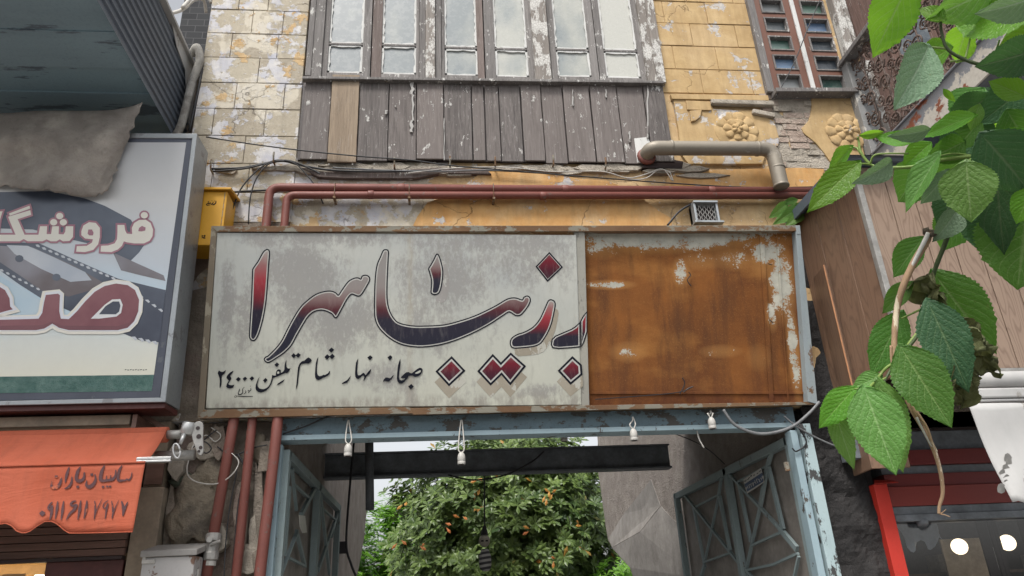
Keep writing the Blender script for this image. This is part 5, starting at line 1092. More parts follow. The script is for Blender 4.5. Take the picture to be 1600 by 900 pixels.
# flue
fl = MB(); FY = -.17
c0, c1, c2 = at(1012, 240, FY), at(1203, 232, FY), at(1209, 292, FY); c1z = at(1100, 231, FY).z
pth = elbow([(c0.x + .02, .0, c1z - .03), (c0.x + .02, FY, c1z - .01), (c1.x + .02, FY, c1z), (c1.x + .03, FY, c2.z)], .11, 8)
fl.tube(pth, .065, 20, 0, False); fl.tube(pth[::-1], .060, 20, 0, False)
for x in (c0.x + .22, c1.x - .12): fl.lathe((x, FY, c1z - .003), [(.066, -.012), (.0685, -.01), (.0685, .01), (.066, .012)], (1, 0, 0), 20)
for z in (c2.z + .19, c2.z + .01): fl.lathe((c1.x + .03, FY, z), [(.0655, -.01), (.069, -.008), (.069, .008), (.0655, .01)], (0, 0, 1), 20)
FL = fl.build('flue_pipe', M['fluepipe'], smooth=True)
tag(FL, 'dull metal flue pipe leaving the boards and bending down beside the rosettes', 'pipe')
co_ = MB(); co_.lathe((c0.x + .02, -.055, c1z - .03), [(.075, 0), (.085, .01), (.08, .03), (.067, .04)], (0, -1, 0), 20); co_.build('collar', M['redpipe'], FL, smooth=True)
fp = MB(); fp.slab([(991, 216), (1012, 214), (1018, 226), (1052, 240), (1050, 251), (996, 254)], -.052, .015); tag(fp.build('flue_plate', M['putty'], bevel=.003), 'white smeared sheet sealing the flue where it leaves the boards', 'plate')
bx2 = MB(); bx2.slab([(1005, 252), (1052, 249), (1068, 252), (1066, 263), (1004, 262)], -.05, .06); tag(bx2.build('wall_recess_block', M['darkboard'], bevel=.004), 'dark broken block under the flue outlet', 'block')

# wall vent cowl
vc = thing('wall_vent', 'small dark wall vent box with a wire mesh face above the rusty panel', 'vent', at(1102, 350, -.05))
q0, q1 = at(1086, 349, -.09), at(1119, 320, -.09); v_ = MB(); t_ = .018
v_.box(q0.x, q0.x + t_, -.12, .0, q0.z, q1.z); v_.box(q1.x - t_, q1.x, -.12, .0, q0.z, q1.z); v_.box(q0.x, q1.x, -.135, .0, q1.z, q1.z + t_); v_.box(q0.x - .02, q1.x + .02, -.15, .0, q0.z - .02, q0.z - .002); v_.box(q0.x, q1.x, -.05, .0, q0.z, q1.z, 1); v_.build('box', [M['galv'], M['darkboard']], vc, bevel=.002)
v_ = MB(); nw_ = 9
for i in range(nw_):
    x = q0.x + t_ + (q1.x - q0.x - 2 * t_) * (i + .5) / nw_
    for j in range(7): z0_ = q0.z + (q1.z - q0.z) * j / 7; s_ = (-1) ** (j + i) * .006; v_.tube([(x - s_, -.1, z0_), (x + s_, -.1, z0_ + (q1.z - q0.z) / 7)], .0028, 4)
v_.build('mesh', M['alu_dull'], vc)

# yellow gas box and meter box
YB = thing('gas_box', 'yellow enamelled gas box on the wall behind the left sign', 'box', at(345, 380, -.2))
q0, q1 = at(300, 383, -.25), at(356, 299, -.25); y_ = MB()
y_.box(q0.x - .1, q1.x, -.25, .0, q0.z, q1.z); y_.build('cabinet', M['ybox'], YB, bevel=.006)
y_ = MB(); y_.prism([Vector((q0.x - .12, -.28, q1.z)), Vector((q1.x + .03, -.28, q1.z)), Vector((q1.x + .03, .0, q1.z + .05)), Vector((q0.x - .12, .0, q1.z + .05))], (0, 0, .022)); y_.build('hood', M['ybox'], YB, bevel=.004)
y_ = MB(); y_.box(q1.x - .022, q1.x - .017, -.252, -.2495, q0.z, q1.z - .01); y_.tube([(q1.x + .0, -.12, q0.z + .17), (q1.x + .05, -.12, q0.z + .18), (q1.x + .09, -.11, q0.z + .10)], .012, 8); y_.build('latch', M['rustframe'], YB)
y_ = MB(); F7 = lambda pts: px((300, 190), 3.8095, pts); ypl = lambda u, v: at(u, v, -.2515)
Y9 = lambda pts: px((312, 290), 9.0, pts)
for s_, w_ in (([(226, 212), (228, 235), (208, 262), (180, 272)], [8, 14, 16, 10]), ([(190, 228), (186, 248), (165, 262), (150, 250)], [10, 14, 12, 8]), ([(150, 232), (138, 252), (118, 250)], [10, 14, 12]), ([(135, 218), (118, 228), (122, 246), (96, 262), (104, 276), (140, 272)], [8, 10, 10, 12, 12, 8]), ([(205, 218), (214, 216)], [9, 9]), ([(168, 214), (176, 212)], [9, 9]),
               ([(28, 698), (42, 702), (30, 716), (44, 724), (28, 738)], [9, 10, 9, 10, 9]), ([(54, 708), (70, 698), (76, 708), (52, 738), (82, 736)], [9, 11, 12, 12, 12])):
    ribbon(y_, Y9(s_), [a / 9 for a in w_], 0, 0, ypl)
y_.build('lettering', M['ink'], YB, fix=False)
MX = thing('meter_box', 'white rust-stained meter box at the foot of the left pier', 'box', at(262, 900, -.2))
q0, q1 = at(218, 905, -.27), at(305, 868, -.27); m_ = MB(); m_.box(q0.x, q1.x, -.27, .0, q0.z - .3, q1.z); m_.build('cabinet', M['meter'], MX, bevel=.006)
m_ = MB(); m_.prism([Vector((q0.x - .012, -.29, q1.z)), Vector((q1.x + .015, -.29, q1.z)), Vector((q1.x + .015, -.0, q1.z + .06)), Vector((q0.x - .012, -.0, q1.z + .06))], (0, 0, .04)); m_.build('lid', mat_paint('grey_lid', (.28, .27, .255), (.15, .11, .08), .62, .5, (.18, .165, .15), 6), MX, bevel=.006)
m_ = MB(); q = at(222, 878, -.275); m_.box(q.x, q.x + .08, -.285, -.27, q.z - .012, q.z + .012); m_.box(q.x + .0, q.x + .02, -.28, -.27, q.z, q.z + .06); m_.box(q1.x + .0, q1.x + .012, -.2, -.16, q0.z, q0.z + .05); m_.build('latch', M['whitepl'], MX, bevel=.003)

# ================================================================== CABLES
def cable(pts, r, y, label, m='cable', ys=None, k=6, group='cables on the old wall', name='cable'):
    P = [at(u, v, y if ys is None else ys[i]) for i, (u, v) in enumerate(pts)]
    c_ = MB(); c_.tube(sm(P, k), r, 6); return tag(c_.build(name, M[m], smooth=True), label, 'cable', group)
cable([(322, 214), (400, 226), (480, 236), (560, 244), (640, 250), (700, 258), (780, 265), (900, 275), (1060, 287), (1180, 293), (1272, 292)], .006, -.10, 'long thin black wire sloping across the boards from the left sign to the right')
cable([(330, 264), (380, 262), (420, 254), (445, 252), (470, 258), (520, 266), (600, 268), (690, 266)], .010, -.05, 'thick black cable bundle arched over a hook left of the boards')
cable([(333, 268), (385, 263), (430, 252), (456, 252), (490, 266), (500, 272)], .008, -.06, 'black cable running over the hook and ending below the first boards')
cable([(362, 330), (376, 296), (398, 270), (420, 254), (440, 250), (462, 256), (478, 272), (492, 290), (505, 318)], .006, -.065, 'black cable looping from the yellow box over the hook and down behind the red pipes')
cable([(388, 350), (391, 310), (400, 280), (415, 260), (430, 252), (445, 252)], .006, -.07, 'second black cable dropping from the hook beside the bend of the red pipes')
cable([(364, 300), (400, 298), (440, 296), (500, 294)], .009, -.04, 'short black cable passing behind the upper bend of the red pipes')
cable([(520, 262), (600, 266), (680, 268), (760, 266), (840, 270)], .007, -.055, 'dusty cable lying along the broken cornice under the boards', 'cable_grey')
cable([(640, 270), (720, 262), (800, 262), (860, 268), (940, 268), (980, 278), (1010, 272), (1035, 264), (1050, 282)], .005, -.06, 'pale wire wandering under the boards to the flue', 'cable_white')
cable([(950, 270), (985, 280), (1010, 278), (1028, 266), (1045, 268), (1052, 283)], .005, -.055, 'short pale looping wire below the flue outlet', 'cable_white')
cable([(1043, 352), (1062, 330), (1085, 317), (1102, 315)], .010, -.06, 'thick black cable bending from the sign frame up to the wall vent')
cable([(1212, 152), (1240, 100), (1264, 40), (1290, -20)], .005, -.09, 'grey wire slanting across the brown small-paned window')
cable([(1116, 262), (1180, 292)], .003, -.03, 'hair-thin wire near the foot of the flue', 'cable_grey') if False else None
cable([(1130, 640), (1150, 665), (1190, 678), (1235, 668), (1265, 645), (1280, 628)], .012, -.14, 'thick grey cable hanging in a loop at the right end of the sign', 'cable_grey', None, 6, 'cables by the gate')
cable([(1225, 650), (1250, 670), (1300, 695), (1340, 705)], .007, -.07, 'thin grey cable stapled across the charred pier', 'cable_grey', None, 6, 'cables by the gate')
cable([(442, 678), (480, 665), (515, 650), (545, 648)], .006, -.03, 'thin black wire sagging across the left end of the blue lintel', 'cable', None, 6, 'cables by the gate')
cable([(1242, 660), (1260, 690), (1245, 705), (1238, 700)], .006, -.07, 'small black wire loop beside the right gate frame', 'cable', None, 6, 'cables by the gate')
cable([(1088, 668), (1092, 685), (1100, 700)], .006, .02, 'short white twin wire hanging bare under the lintel', 'cable_white', None, 4, 'cables by the gate')
cable([(1050, 676), (1085, 690), (1110, 705), (1132, 725)], .004, .1, 'thin dark wire from the lintel to the top of the right gate leaf', 'cable', [.1, .4, .7, 1.2], 6, 'cables by the gate')
cable([(372, 710), (385, 740), (374, 780), (366, 860), (362, 905)], .008, -.05, 'black cable running down between the red pipes', 'cable', None, 6, 'cables by the gate')
cable([(370, 735), (358, 800), (352, 860), (350, 905)], .005, -.06, 'thin black wire beside the middle red pipe', 'cable', None, 6, 'cables by the gate')
cable([(302, 695), (292, 735), (305, 752), (338, 756), (362, 742), (373, 722), (362, 708)], .004, -.10, 'pale wire looping round the leftmost red pipe near the stone', 'cable_white', None, 6, 'cables by the gate')
cable([(340, 698), (362, 712), (395, 700), (418, 695)], .005, -.03, 'black wire crossing behind the three red pipes under the sign', 'cable', None, 6, 'cables by the gate')
cable([(300, 700), (318, 690), (330, 700), (322, 708), (310, 698), (325, 682), (338, 672)], .005, -.05, 'tangled black wires behind the awning crank', 'cable', None, 6, 'cables by the gate')
cable([(305, 692), (322, 680), (336, 690), (345, 680), (330, 668)], .004, -.04, 'tangled pale wires behind the awning crank', 'cable_white', None, 6, 'cables by the gate')
cable([(553, 690), (545, 780), (541, 850), (548, 880), (556, 900)], .012, 2.4, 'dark conduit running down the left passage wall', 'cable', None, 6, 'cables by the gate')
cable([(700, 742), (740, 750), (790, 742), (830, 722), (850, 705)], .009, 2.7, 'dark wire hanging slack in front of the steel beam', 'cable', None, 6, 'cables by the gate')
# foam-wrapped pipe on the left roof edge, white cables at the top
c_ = MB(); c_.tube(sm([Vector((p[0], p[1], p[2])) for p in (at(275, 212, .02), at(285, 190, .02), at(300, 130, .0), at(312, 95, -.02), at(308, 74, -.02), at(300, 85, .05))], 6), .036, 10)
tag(c_.build('lagged_pipe', M['foam'], smooth=True), 'pipe in ragged pale foam lagging running down beside the corrugated siding', 'pipe')
cable([(262, 22), (285, 15), (303, 0), (318, 0), (322, 20)], .016, -.05, 'white corrugated hose crossing the gap at the top left', 'cable_white', [-.5, -.3, -.1, 0, .1], 6, 'hoses in the gap')
cable([(285, 12), (305, -8), (322, -8), (330, 5)], .016, -.05, 'second white hose looping higher over the gap at the top left', 'cable_white', [-.35, -.2, 0, .05], 6, 'hoses in the gap')
cable([(296, 205), (312, 130), (316, 100), (310, 78)], .012, -.0, 'black cable following the pale foam lagging', 'cable', None, 6, 'hoses in the gap')
# nails along the cornice
for k, (u, v, lb) in enumerate(((430, 250, 'rusty hook holding the arched cables left of the boards'), (617, 258, 'rusty hook under the sixth window board'), (703, 256, 'rusty hook under the boards left of the render patch'), (773, 256, 'rusty hook just above the orange render patch'), (863, 254, 'rusty hook over the middle of the orange render patch'), (944, 258, 'rusty hook under the boards close to the flue'), (333, 262, 'rusty hook beside the left sign top corner'))):
    h_ = MB(); q = at(u, v, -.02); h_.tube([q + Vector((0, .02, -.05)), q + Vector((0, -.055, -.05)), q + Vector((0, -.07, .0)), q + Vector((0, -.065, .035))], .008, 6); tag(h_.build('cable_hook', M['rustframe']), lb, 'hook', 'cable hooks')

# bulb holders
def socket(u, v, y, vtop, label):
    q = at(u, v, y); s_ = thing('lamp_holder', label, 'lamp holder', q, 'white lamp holders')
    b_ = MB(); b_.lathe(q + Vector((0, 0, -.05)), [(.027, 0), (.029, .004), (.029, .020), (.0275, .022), (.029, .024), (.029, .052), (.026, .068), (.018, .082), (.010, .09)], (0, 0, 1), 18); b_.build('body', M['whitepl'], s_, smooth=True)
    b_ = MB(); b_.lathe(q + Vector((0, 0, -.052)), [(.022, 0), (.022, .002)], (0, 0, 1), 16); b_.build('mouth', M['darkboard'], s_)
    t_ = at(u, vtop, y); b_ = MB()
    for dx in (-.012, .012): b_.tube(sm([q + Vector((dx * .5, 0, .04)), q + Vector((dx * 1.8, 0, .07)), t_ + Vector((dx * .6, .02, -.03)), t_ + Vector((dx * .2, .03, 0))], 4), .005, 5)
    b_.build('wire', M['cable_white'], s_, smooth=True)
socket(544, 702, -.08, 655, 'white lamp holder hanging by twin wires near the left gate leaf')
socket(721, 715, -.08, 655, 'white lamp holder hanging lowest in front of the steel beam')
socket(881, 680, .5, 640, 'white lamp holder half hidden behind the lintel edge')
socket(990, 678, -.08, 650, 'white lamp holder close under the lintel right of the tree')
socket(1112, 660, -.10, 640, 'white lamp holder tucked under the rusty end of the sign')
tb = MB(); tb.tube([at(577, 690, 2.6), at(578, 797, 2.6)], .045, 8); tag(tb.build('hanging_tube', M['steel_dark'], smooth=True), 'black tube hanging beside the left passage wall end', 'tube')
sw = MB(); q = atX(533, 857, -1.23); sw.box(-1.25, -1.16, q.y - .06, q.y + .06, q.z - .06, q.z + .08); tag(sw.build('switch_box', M['cable'], bevel=.004), 'small black switch box on the left passage wall', 'switch')
nt = MB(); q = [atX(u, v, -1.05) for u, v in ((467, 805), (476, 806), (479, 832), (472, 833), (468, 822))]; nt.prism(q, (.004, 0, 0)); tag(nt.build('paper_tag', M['whitepl']), 'torn white paper tag stuck on the left gate leaf', 'paper')
# hanging ornament
OR = thing('hanging_ornament', 'small hanging figure with grey head and striped body in front of the tree', 'ornament', at(757, 860, 3.2))
o_ = MB(); a, b = at(757, 745, 3.2), at(757, 822, 3.2); o_.tube([a, b], .008, 6); o_.tube([b, at(757, 836, 3.2)], [.02, .045], 10); o_.build('cord', M['cable'], OR)
o_ = MB(); hc = at(757, 845, 3.2); lump(o_, hc, .062, .06, .068, 2, .03); o_.build('head', var('grey_beige', (.36, .33, .27), .7), OR, smooth=True)
o_ = MB()
for dx in (-.026, .022): o_.box(hc.x + dx - .014, hc.x + dx + .014, hc.y - .066, hc.y - .045, hc.z - .012, hc.z + .002)
o_.build('eye', M['ink'], OR, bevel=.003)
def mat_stripe():
    m = MT('striped_cloth', rough=.8); P = m.sep(m.pos((1, 1, 1), (0, .12, 0), src='geo')); f_ = m.math('FRACT', m.math('MULTIPLY', P[2], 19.0)); m.set('Base Color', m.mix(m.step(f_, .48, .55), (.06, .06, .065), (.42, .41, .39))); return m.m
o_ = MB(); bc = at(758, 873, 3.2); o_.lathe(bc + Vector((0, 0, -.13)), [(.03, 0), (.062, .03), (.07, .09), (.062, .17), (.04, .225), (.02, .235)], (0, 0, 1), 16); o_.build('body', mat_stripe(), OR, smooth=True)

# ================================================================== RIGHT SHOP
RS = thing('right_shop', 'right-hand shop with dull red fascia boards and a bright red door post', 'building', (4, 0, 0))
zl = [at(1480, v, .0).z for v in (642, 671, 701, 724, 737, 757, 788, 801, 812)]
rb = MB()
for k, (m_, yy) in enumerate(((2, .02), (1, .03), (0, .0), (1, .05), (0, .03), (3, .015), (1, .03), (1, .01))):
    rb.box(3.42, 7, yy, .3, zl[k + 1], zl[k] - .002, m_)
rb.build('fascia_boards', [M['redboard'], M['steel_dark'], M['darkboard'], mat_paint('red_brown_board', (.23, .04, .032), (.12, .03, .025), .72, .45, (.14, .03, .025), 4, (.3, 1, 1))], RS, bevel=.003)
wl_ = MB(); wl_.box(3.27, 7, .02, .3, 2.78, 5.0); wl_.build('wall', M['rubble'], RS)
po = MB(); a = at(1365, 757, -.06); b2 = at(1386, 757, -.06); po.box(a.x, b2.x, -.06, .1, .13, a.z); po.prism([Vector((a.x, -.07, a.z)), Vector((b2.x + .09, -.07, a.z + .005)), Vector((b2.x + .06, .0, a.z + .035)), Vector((a.x + .05, .0, a.z + .035))], (0, 0, .006)); po.build('door_post', M['redpaint'], RS, bevel=.004)
wn_ = MB(); wn_.add([(b2.x + .002, .1, .13), (7, .1, .13), (7, .1, zl[-1] + .02), (b2.x + .002, .1, zl[-1] + .02)], [(0, 1, 2, 3)]); wn_.build('shop_pane', mat_glass('dark_shop_glass', (.8, .8, .82), .08, .02), RS, fix=False)
it = MB(); it.box(b2.x, 8, 2.2, 2.3, .13, 2.9, 0); it.box(b2.x, 8, .35, 2.2, 2.62, 2.7, 0); it.box(b2.x - .05, b2.x, .12, 2.2, .13, 2.62, 0)
a, b3 = at(1478, 880, 1.7), at(1512, 880, 1.7); it.box(a.x, b3.x + .2, 1.7, 1.72, .5, at(1490, 842, 1.7).z, 1); 
for k in range(14): xx = a.x - 1.2 + k * .26; hh = random.uniform(.12, .3); zz = (1.45, 1.75)[k % 2]; it.box(xx, xx + random.uniform(.12, .22), 1.95, 2.15, zz, zz + hh, random.choice((1, 2, 3)))
it.box(a.x - 1.3, a.x + 2.4, 1.9, 2.2, 1.42, 1.445, 2); it.box(a.x - 1.3, a.x + 2.4, 1.9, 2.2, 1.72, 1.745, 2)
it.build('shop_interior', [var('dark_interior', (.07, .065, .065), .8), var('cream_interior', (.5, .42, .31), .8), var('brown_goods', (.13, .08, .05), .6), M['canvas']], RS)
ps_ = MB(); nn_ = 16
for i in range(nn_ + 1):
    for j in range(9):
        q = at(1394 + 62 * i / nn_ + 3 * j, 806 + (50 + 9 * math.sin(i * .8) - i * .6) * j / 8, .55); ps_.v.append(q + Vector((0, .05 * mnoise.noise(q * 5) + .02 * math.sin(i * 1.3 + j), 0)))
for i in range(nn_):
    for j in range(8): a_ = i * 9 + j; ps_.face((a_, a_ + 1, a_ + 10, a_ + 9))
ps_.build('sky_reflection_sheet', var('pale_blue_reflection', (.55, .62, .66), .3, .2, 6), RS, smooth=True)  # pale sheet added behind the glass in place of its cloudy sky reflection
cu = MB(); random.seed(6)
for k in range(9):
    u = (1526, 1532, 1538, 1545, 1552, 1594, 1600, 1606, 1614)[k] + random.uniform(-2, 2); a = at(u, 812, .5); w_ = random.uniform(.008, .018); cu.box(a.x - w_, a.x + w_, .5, .52, .5, a.z - .0)
cu.build('door_strips', M['darkboard'], RS)
kb = MB(); q = at(1439, 812, .05); kb.lathe(q, [(.04, 0), (.043, .01), (.043, .03), (.035, .045)], (0, -.3, -1), 16); kb.build('knob', M['steel_dark'], RS, smooth=True)
for k, (u, v) in enumerate(((1499, 854), (1574, 848))):
    q = at(u, v, 1.25); g_ = MB(); lump(g_, q, .07, .07, .07, 1, .0); tag(g_.build('globe_lamp', mat_emit('globe_light', (1, .82, .56), 1.6), smooth=True), ['glowing globe lamp inside the right shop near its red post', 'glowing globe lamp inside the right shop behind dark strips'][k], 'lamp', 'globe lamps in the right shop')

# wood-clad box
CB = thing('clad_box', 'projecting box clad in wood-look panels right of the gateway sign', 'box', (4, -.5, 2.95))
yF = -.9; zT, zB = 4.615, 2.985; xs = 3.20; xw = 3.145
sd3 = MB(); nn = 3
for k in range(nn):
    y0_, y1_ = yF * k / nn - .003, yF * (k + 1) / nn + .003; xa = xw + (xs - xw) * k / nn; xb = xw + (xs - xw) * (k + 1) / nn
    sd3.prism([Vector((xa, y0_, zB)), Vector((xb, y1_, zB)), Vector((xb, y1_, zT)), Vector((xa, y0_, zT))], (.02, 0, 0))
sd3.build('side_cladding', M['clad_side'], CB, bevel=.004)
ft = MB(); x = xs + .03; k = 0
while x < 6.5: ft.box(x + .004, x + .196, yF, yF + .02, zB, zT); x += .2
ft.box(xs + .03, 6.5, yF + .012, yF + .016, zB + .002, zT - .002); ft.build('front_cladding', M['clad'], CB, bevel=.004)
tr_ = MB(); tr_.box(xs - .012, xs + .032, yF - .012, yF + .0, zB - .005, zT + .005); tr_.box(xs - .012, xs - .002, yF + .0005, yF + .035, zB - .005, zT + .005); tr_.box(xs - .01, 6.5, yF - .008, yF - .001, zB - .03, zB - .002); tr_.build('corner_trim', M['alu_dull'], CB, bevel=.002)
co2 = MB(); co2.box(xs + .035, 6.5, yF + .03, -.0, zB - .02, zT - .01); co2.build('box_core', M['darkboard'], CB)
tpz = MB(); prof = []; yy = .02
while yy > yF - .10: prof += [(yy, 0), (yy - .02, .014), (yy - .05, .014), (yy - .07, 0)]; yy -= .09
b = len(tpz.v)
for x in (xw - .075, 6.6):
    for y_, dz in prof: tpz.v.append(Vector((x, y_, zT + .015 + dz)))
for x in (xw - .075, 6.6):
    for y_, dz in prof: tpz.v.append(Vector((x, y_, zT + .022 + dz)))
n = len(prof)
for i in range(n - 1):
    tpz.face((i, i + 1, n + i + 1, n + i)); tpz.face((2 * n + i, 2 * n + i + 1, 3 * n + i + 1, 3 * n + i)); tpz.face((i, i + 1, 2 * n + i + 1, 2 * n + i))
tpz.box(xw - .08, xw - .06, yF - .08, .02, zT - .04, zT + .05)
tpz.build('corrugated_lid', M['corr'], CB)
lp_ = MB(); yk = atX(1272, 446, 3.10).y
tri = [atX(u, v, 3.10) for u, v in ((1272, 446), (1323, 615))]
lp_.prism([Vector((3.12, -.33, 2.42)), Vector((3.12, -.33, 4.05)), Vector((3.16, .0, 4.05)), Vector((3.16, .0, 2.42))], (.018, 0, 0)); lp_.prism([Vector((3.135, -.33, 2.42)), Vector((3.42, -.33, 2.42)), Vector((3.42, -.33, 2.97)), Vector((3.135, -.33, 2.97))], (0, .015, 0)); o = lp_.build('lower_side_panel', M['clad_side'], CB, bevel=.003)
lp_ = MB(); lp_.tube([(3.118, -.333, 2.9), (3.118, -.333, 4.05)], .006, 6); lp_.build('panel_edge', var('copper_edge', (.45, .22, .11), .4, .2), CB)
cap_ = MB(); q = at(1345, 705, -.2); cap_.box(3.09, 3.2, -.2, .0, 2.52, 2.66); cap_.build('bracket', M['steel_dark'], CB, bevel=.004)

# white roller awning on the right
RA = thing('roller_awning', 'dirty white rolled canvas awning with a torn flap under the wood-clad box', 'awning', (4.5, -.9, 2.9))
a = at(1488, 592, yF - .02); r_ = MB(); r_.tube([(a.x, yF + .02, a.z), (6.5, yF + .02, a.z)], .058, 18); r_.build('canvas_roll', M['canvas'], RA, smooth=True)
b4 = at(1480, 617, yF - .02); r_ = MB(); r_.box(a.x - .06, 6.5, yF - .05, yF + .03, b4.z - .035, b4.z + .035); r_.box(a.x - .05, 6.5, yF - .04, yF + .02, b4.z - .06, b4.z - .037); r_.build('front_rail', M['canvas'], RA, bevel=.012)
f_ = MB(); tp_ = [at(u, v, yF - .045) for u, v in ((1514, 630), (1600, 630), (1700, 630))]; lowp = [(1576, 784), (1590, 786), (1612, 775), (1640, 760), (1700, 765)]
nx, nz = 22, 14; 
for i in range(nx + 1):
    fu = i / nx; ut = 1514 + (1740 - 1514) * fu; ub = 1577 + (1760 - 1577) * fu; vb_ = 786 - 6 * math.sin(fu * 25) - 30 * min(1, fu * 3) + 18 * math.sin(fu * 9)
    for j in range(nz + 1):
        g2 = j / nz; q = at(ut + (ub - ut) * g2, 630 + (vb_ - 630) * g2, yF - .045); f_.v.append(q + Vector((0, .03 * math.sin(g2 * 4 + fu * 8) * g2 + .02 * mnoise.noise(q * 3), 0)))
for i in range(nx):
    for j in range(nz): a_ = i * (nz + 1) + j; f_.face((a_, a_ + 1, a_ + nz + 2, a_ + nz + 1))
o = f_.build('canvas_flap', M['canvas'], RA, smooth=True); q = o.modifiers.new('t', 'SOLIDIFY'); q.thickness = .004
pf = MB(); random.seed(12)
for k in range(7):
    q = at(1570 + random.uniform(-6, 16), 715 + k * 8, yF - .055); rr = random.uniform(.015, .035); b = len(pf.v)
    pts = [q + Vector((math.cos(t) * rr * random.uniform(.7, 1.3), -.012 * math.sin(t), math.sin(t) * rr)) for t in [i * .785 for i in range(8)]]; pf.poly(pts)
pf.build('peeling_flakes', var('grey_flake', (.34, .33, .31), .8), RA, fix=False)
# ================================================================== TREES BEYOND
def leaf_quad(mb, c, d, up, L, Wd):
    s_ = d.cross(up).normalized() * Wd / 2; n = s_.cross(d).normalized()
    b = len(mb.v); mb.v += [c, c + d * L * .62 + s_ - n * L * .06, c + d * L - n * L * .14, c + d * L * .62 - s_ - n * L * .06, c + d * L * .6 + n * .0]
    mb.face((b, b + 1, b + 4)); mb.face((b + 1, b + 2, b + 4)); mb.face((b + 2, b + 3, b + 4)); mb.face((b + 3, b, b + 4))
random.seed(21)
T1 = thing('magnolia_tree', 'dense dark evergreen tree with glossy leaf rosettes and a few orange dead leaves', 'tree', (1.5, 11.6, 0))
tr_ = MB(); tr_.tube([(1.5, 11.6, 0), (1.55, 11.6, 1.2), (1.45, 11.65, 2.6), (1.5, 11.6, 5)], [.22, .18, .13, .05], 10)
limbs = []
for k in range(16):
    a = random.uniform(0, 6.28); z0_ = random.uniform(1, 4); p0 = Vector((1.5, 11.6, z0_)); p1 = p0 + Vector((math.cos(a) * 1.9, math.sin(a) * 1.6, random.uniform(.3, 1.3))); tr_.tube([p0, p0.lerp(p1, .5) + Vector((0, 0, .15)), p1], [.07, .045, .015], 6)
tr_.build('trunk', M['bark'], T1, smooth=True)
cr = MB(); cc = Vector((1.55, 11.6, 3.25)); cnt = 0
while cnt < 6200:
    d = Vector((random.gauss(0, 1), random.gauss(0, 1), random.gauss(0, 1))).normalized(); r_ = random.uniform(.18, 1.0) ** .5
    k = 1 + .20 * mnoise.fractal(d * 2.3, 1, 2, 3)
    p = cc + Vector((d.x * 2.62, d.y * 2.2, d.z * 2.35)) * r_ * k
    if p.z < .8 or p.y > 12.8: continue
    if mnoise.noise(p * 1.5) < -.36 and r_ > .8: continue
    ax = (d * .8 + Vector((0, -.35, .75)) + Vector((random.gauss(0, .35), random.gauss(0, .35), random.gauss(0, .25)))).normalized(); u = ax.orthogonal().normalized(); w_ = ax.cross(u); n = random.randint(6, 9); L0 = random.uniform(.15, .235); a0 = random.uniform(0, 6)
    for i in range(n):
        a = a0 + i * 6.283 / n + random.uniform(-.2, .2); dd = (u * math.cos(a) + w_ * math.sin(a) + ax * random.uniform(.1, .75)).normalized(); leaf_quad(cr, p, dd, ax, L0 * random.uniform(.75, 1.15), L0 * .40)
    cnt += 1
cr.build('crown', M['magnolia'], T1, fix=False)
dl = MB()
for (u, v) in ((777, 745), (745, 752), (853, 776), (862, 770), (857, 768), (632, 784), (746, 790), (752, 765), (760, 788), (697, 820), (625, 845), (722, 808), (865, 877), (905, 818), (828, 830), (660, 850)):
    q = at(u, v, 9.4)
    for i in range(2):
        dd = Vector((random.uniform(-1, 1), -.3, random.uniform(-1, .6))).normalized(); leaf_quad(dl, q + Vector((random.uniform(-.05, .05), 0, random.uniform(-.05, .05))), dd, Vector((0, -1, .2)), .15, .06)
def mat_dead():
    m = MT('dead_leaf', rough=.6); m.set('Base Color', m.mix(m.island(), (.34, .10, .02), (.42, .22, .035))); return m.m
dl.build('dead_leaves', mat_dead(), T1, fix=False)
T2 = thing('feathery_tree', 'pale green feathery tree at the end of the left passage wall', 'tree', (-1.6, 15, 0))
tr_ = MB(); tr_.tube([(-1.6, 15, 0), (-1.5, 15, 2.4), (-1.2, 15, 4.2)], [.14, .1, .03], 8); tr_.build('trunk', M['bark'], T2, smooth=True)
cr = MB()
blobs = [(Vector((-1.6, 15, 3.1)), 1.5), (Vector((-.75, 14.6, 2.4)), 1.1), (Vector((-1.0, 15, 4.0)), .55), (Vector((-.6, 15.2, 4.3)), .35), (Vector((3.6, 14, 2.0)), 1.2), (Vector((-2.6, 15, 2.6)), 1.3)]
for c_, R in blobs[:4] + blobs[5:]:
    for k in range(int(800 * R)):
        d = Vector((random.gauss(0, 1), random.gauss(0, 1), random.gauss(0, 1))).normalized(); p = c_ + d * R * random.uniform(.45, 1.05); f_ = Vector((random.gauss(0, 1), random.gauss(0, 1), random.gauss(-.1, .5))).normalized(); s_ = f_.cross(Vector((0, 0, 1))).normalized()
        for i in range(7):
            for sg in (-1, 1): leaf_quad(cr, p + f_ * .035 * i, (s_ * sg + f_ * .5).normalized(), Vector((0, 0, 1)), .10, .05)
cr.build('crown', M['locust'], T2, fix=False)
T3 = thing('garden_shrub', 'bright green shrub low behind the bulging right passage wall', 'shrub', (3.3, 11.5, 0))
cr = MB()
for k in range(420):
    d = Vector((random.gauss(0, 1), random.gauss(0, 1), random.gauss(0, 1))).normalized(); p = Vector((3.75, 10.2, 1.7)) + d * random.uniform(.5, 1.0) * .85; ax = (d + Vector((0, -.3, .5))).normalized(); u = ax.orthogonal().normalized(); w_ = ax.cross(u)
    for i in range(5):
        a = i * 1.257 + k; leaf_quad(cr, p, (u * math.cos(a) + w_ * math.sin(a) + ax * .4).normalized(), ax, .15, .06)
cr.build('foliage', M['locust'], T3, fix=False)
tr_ = MB(); tr_.tube([(3.75, 10.2, 0), (3.75, 10.2, 1.6)], [.05, .02], 7); tr_.build('stem', M['bark'], T3)

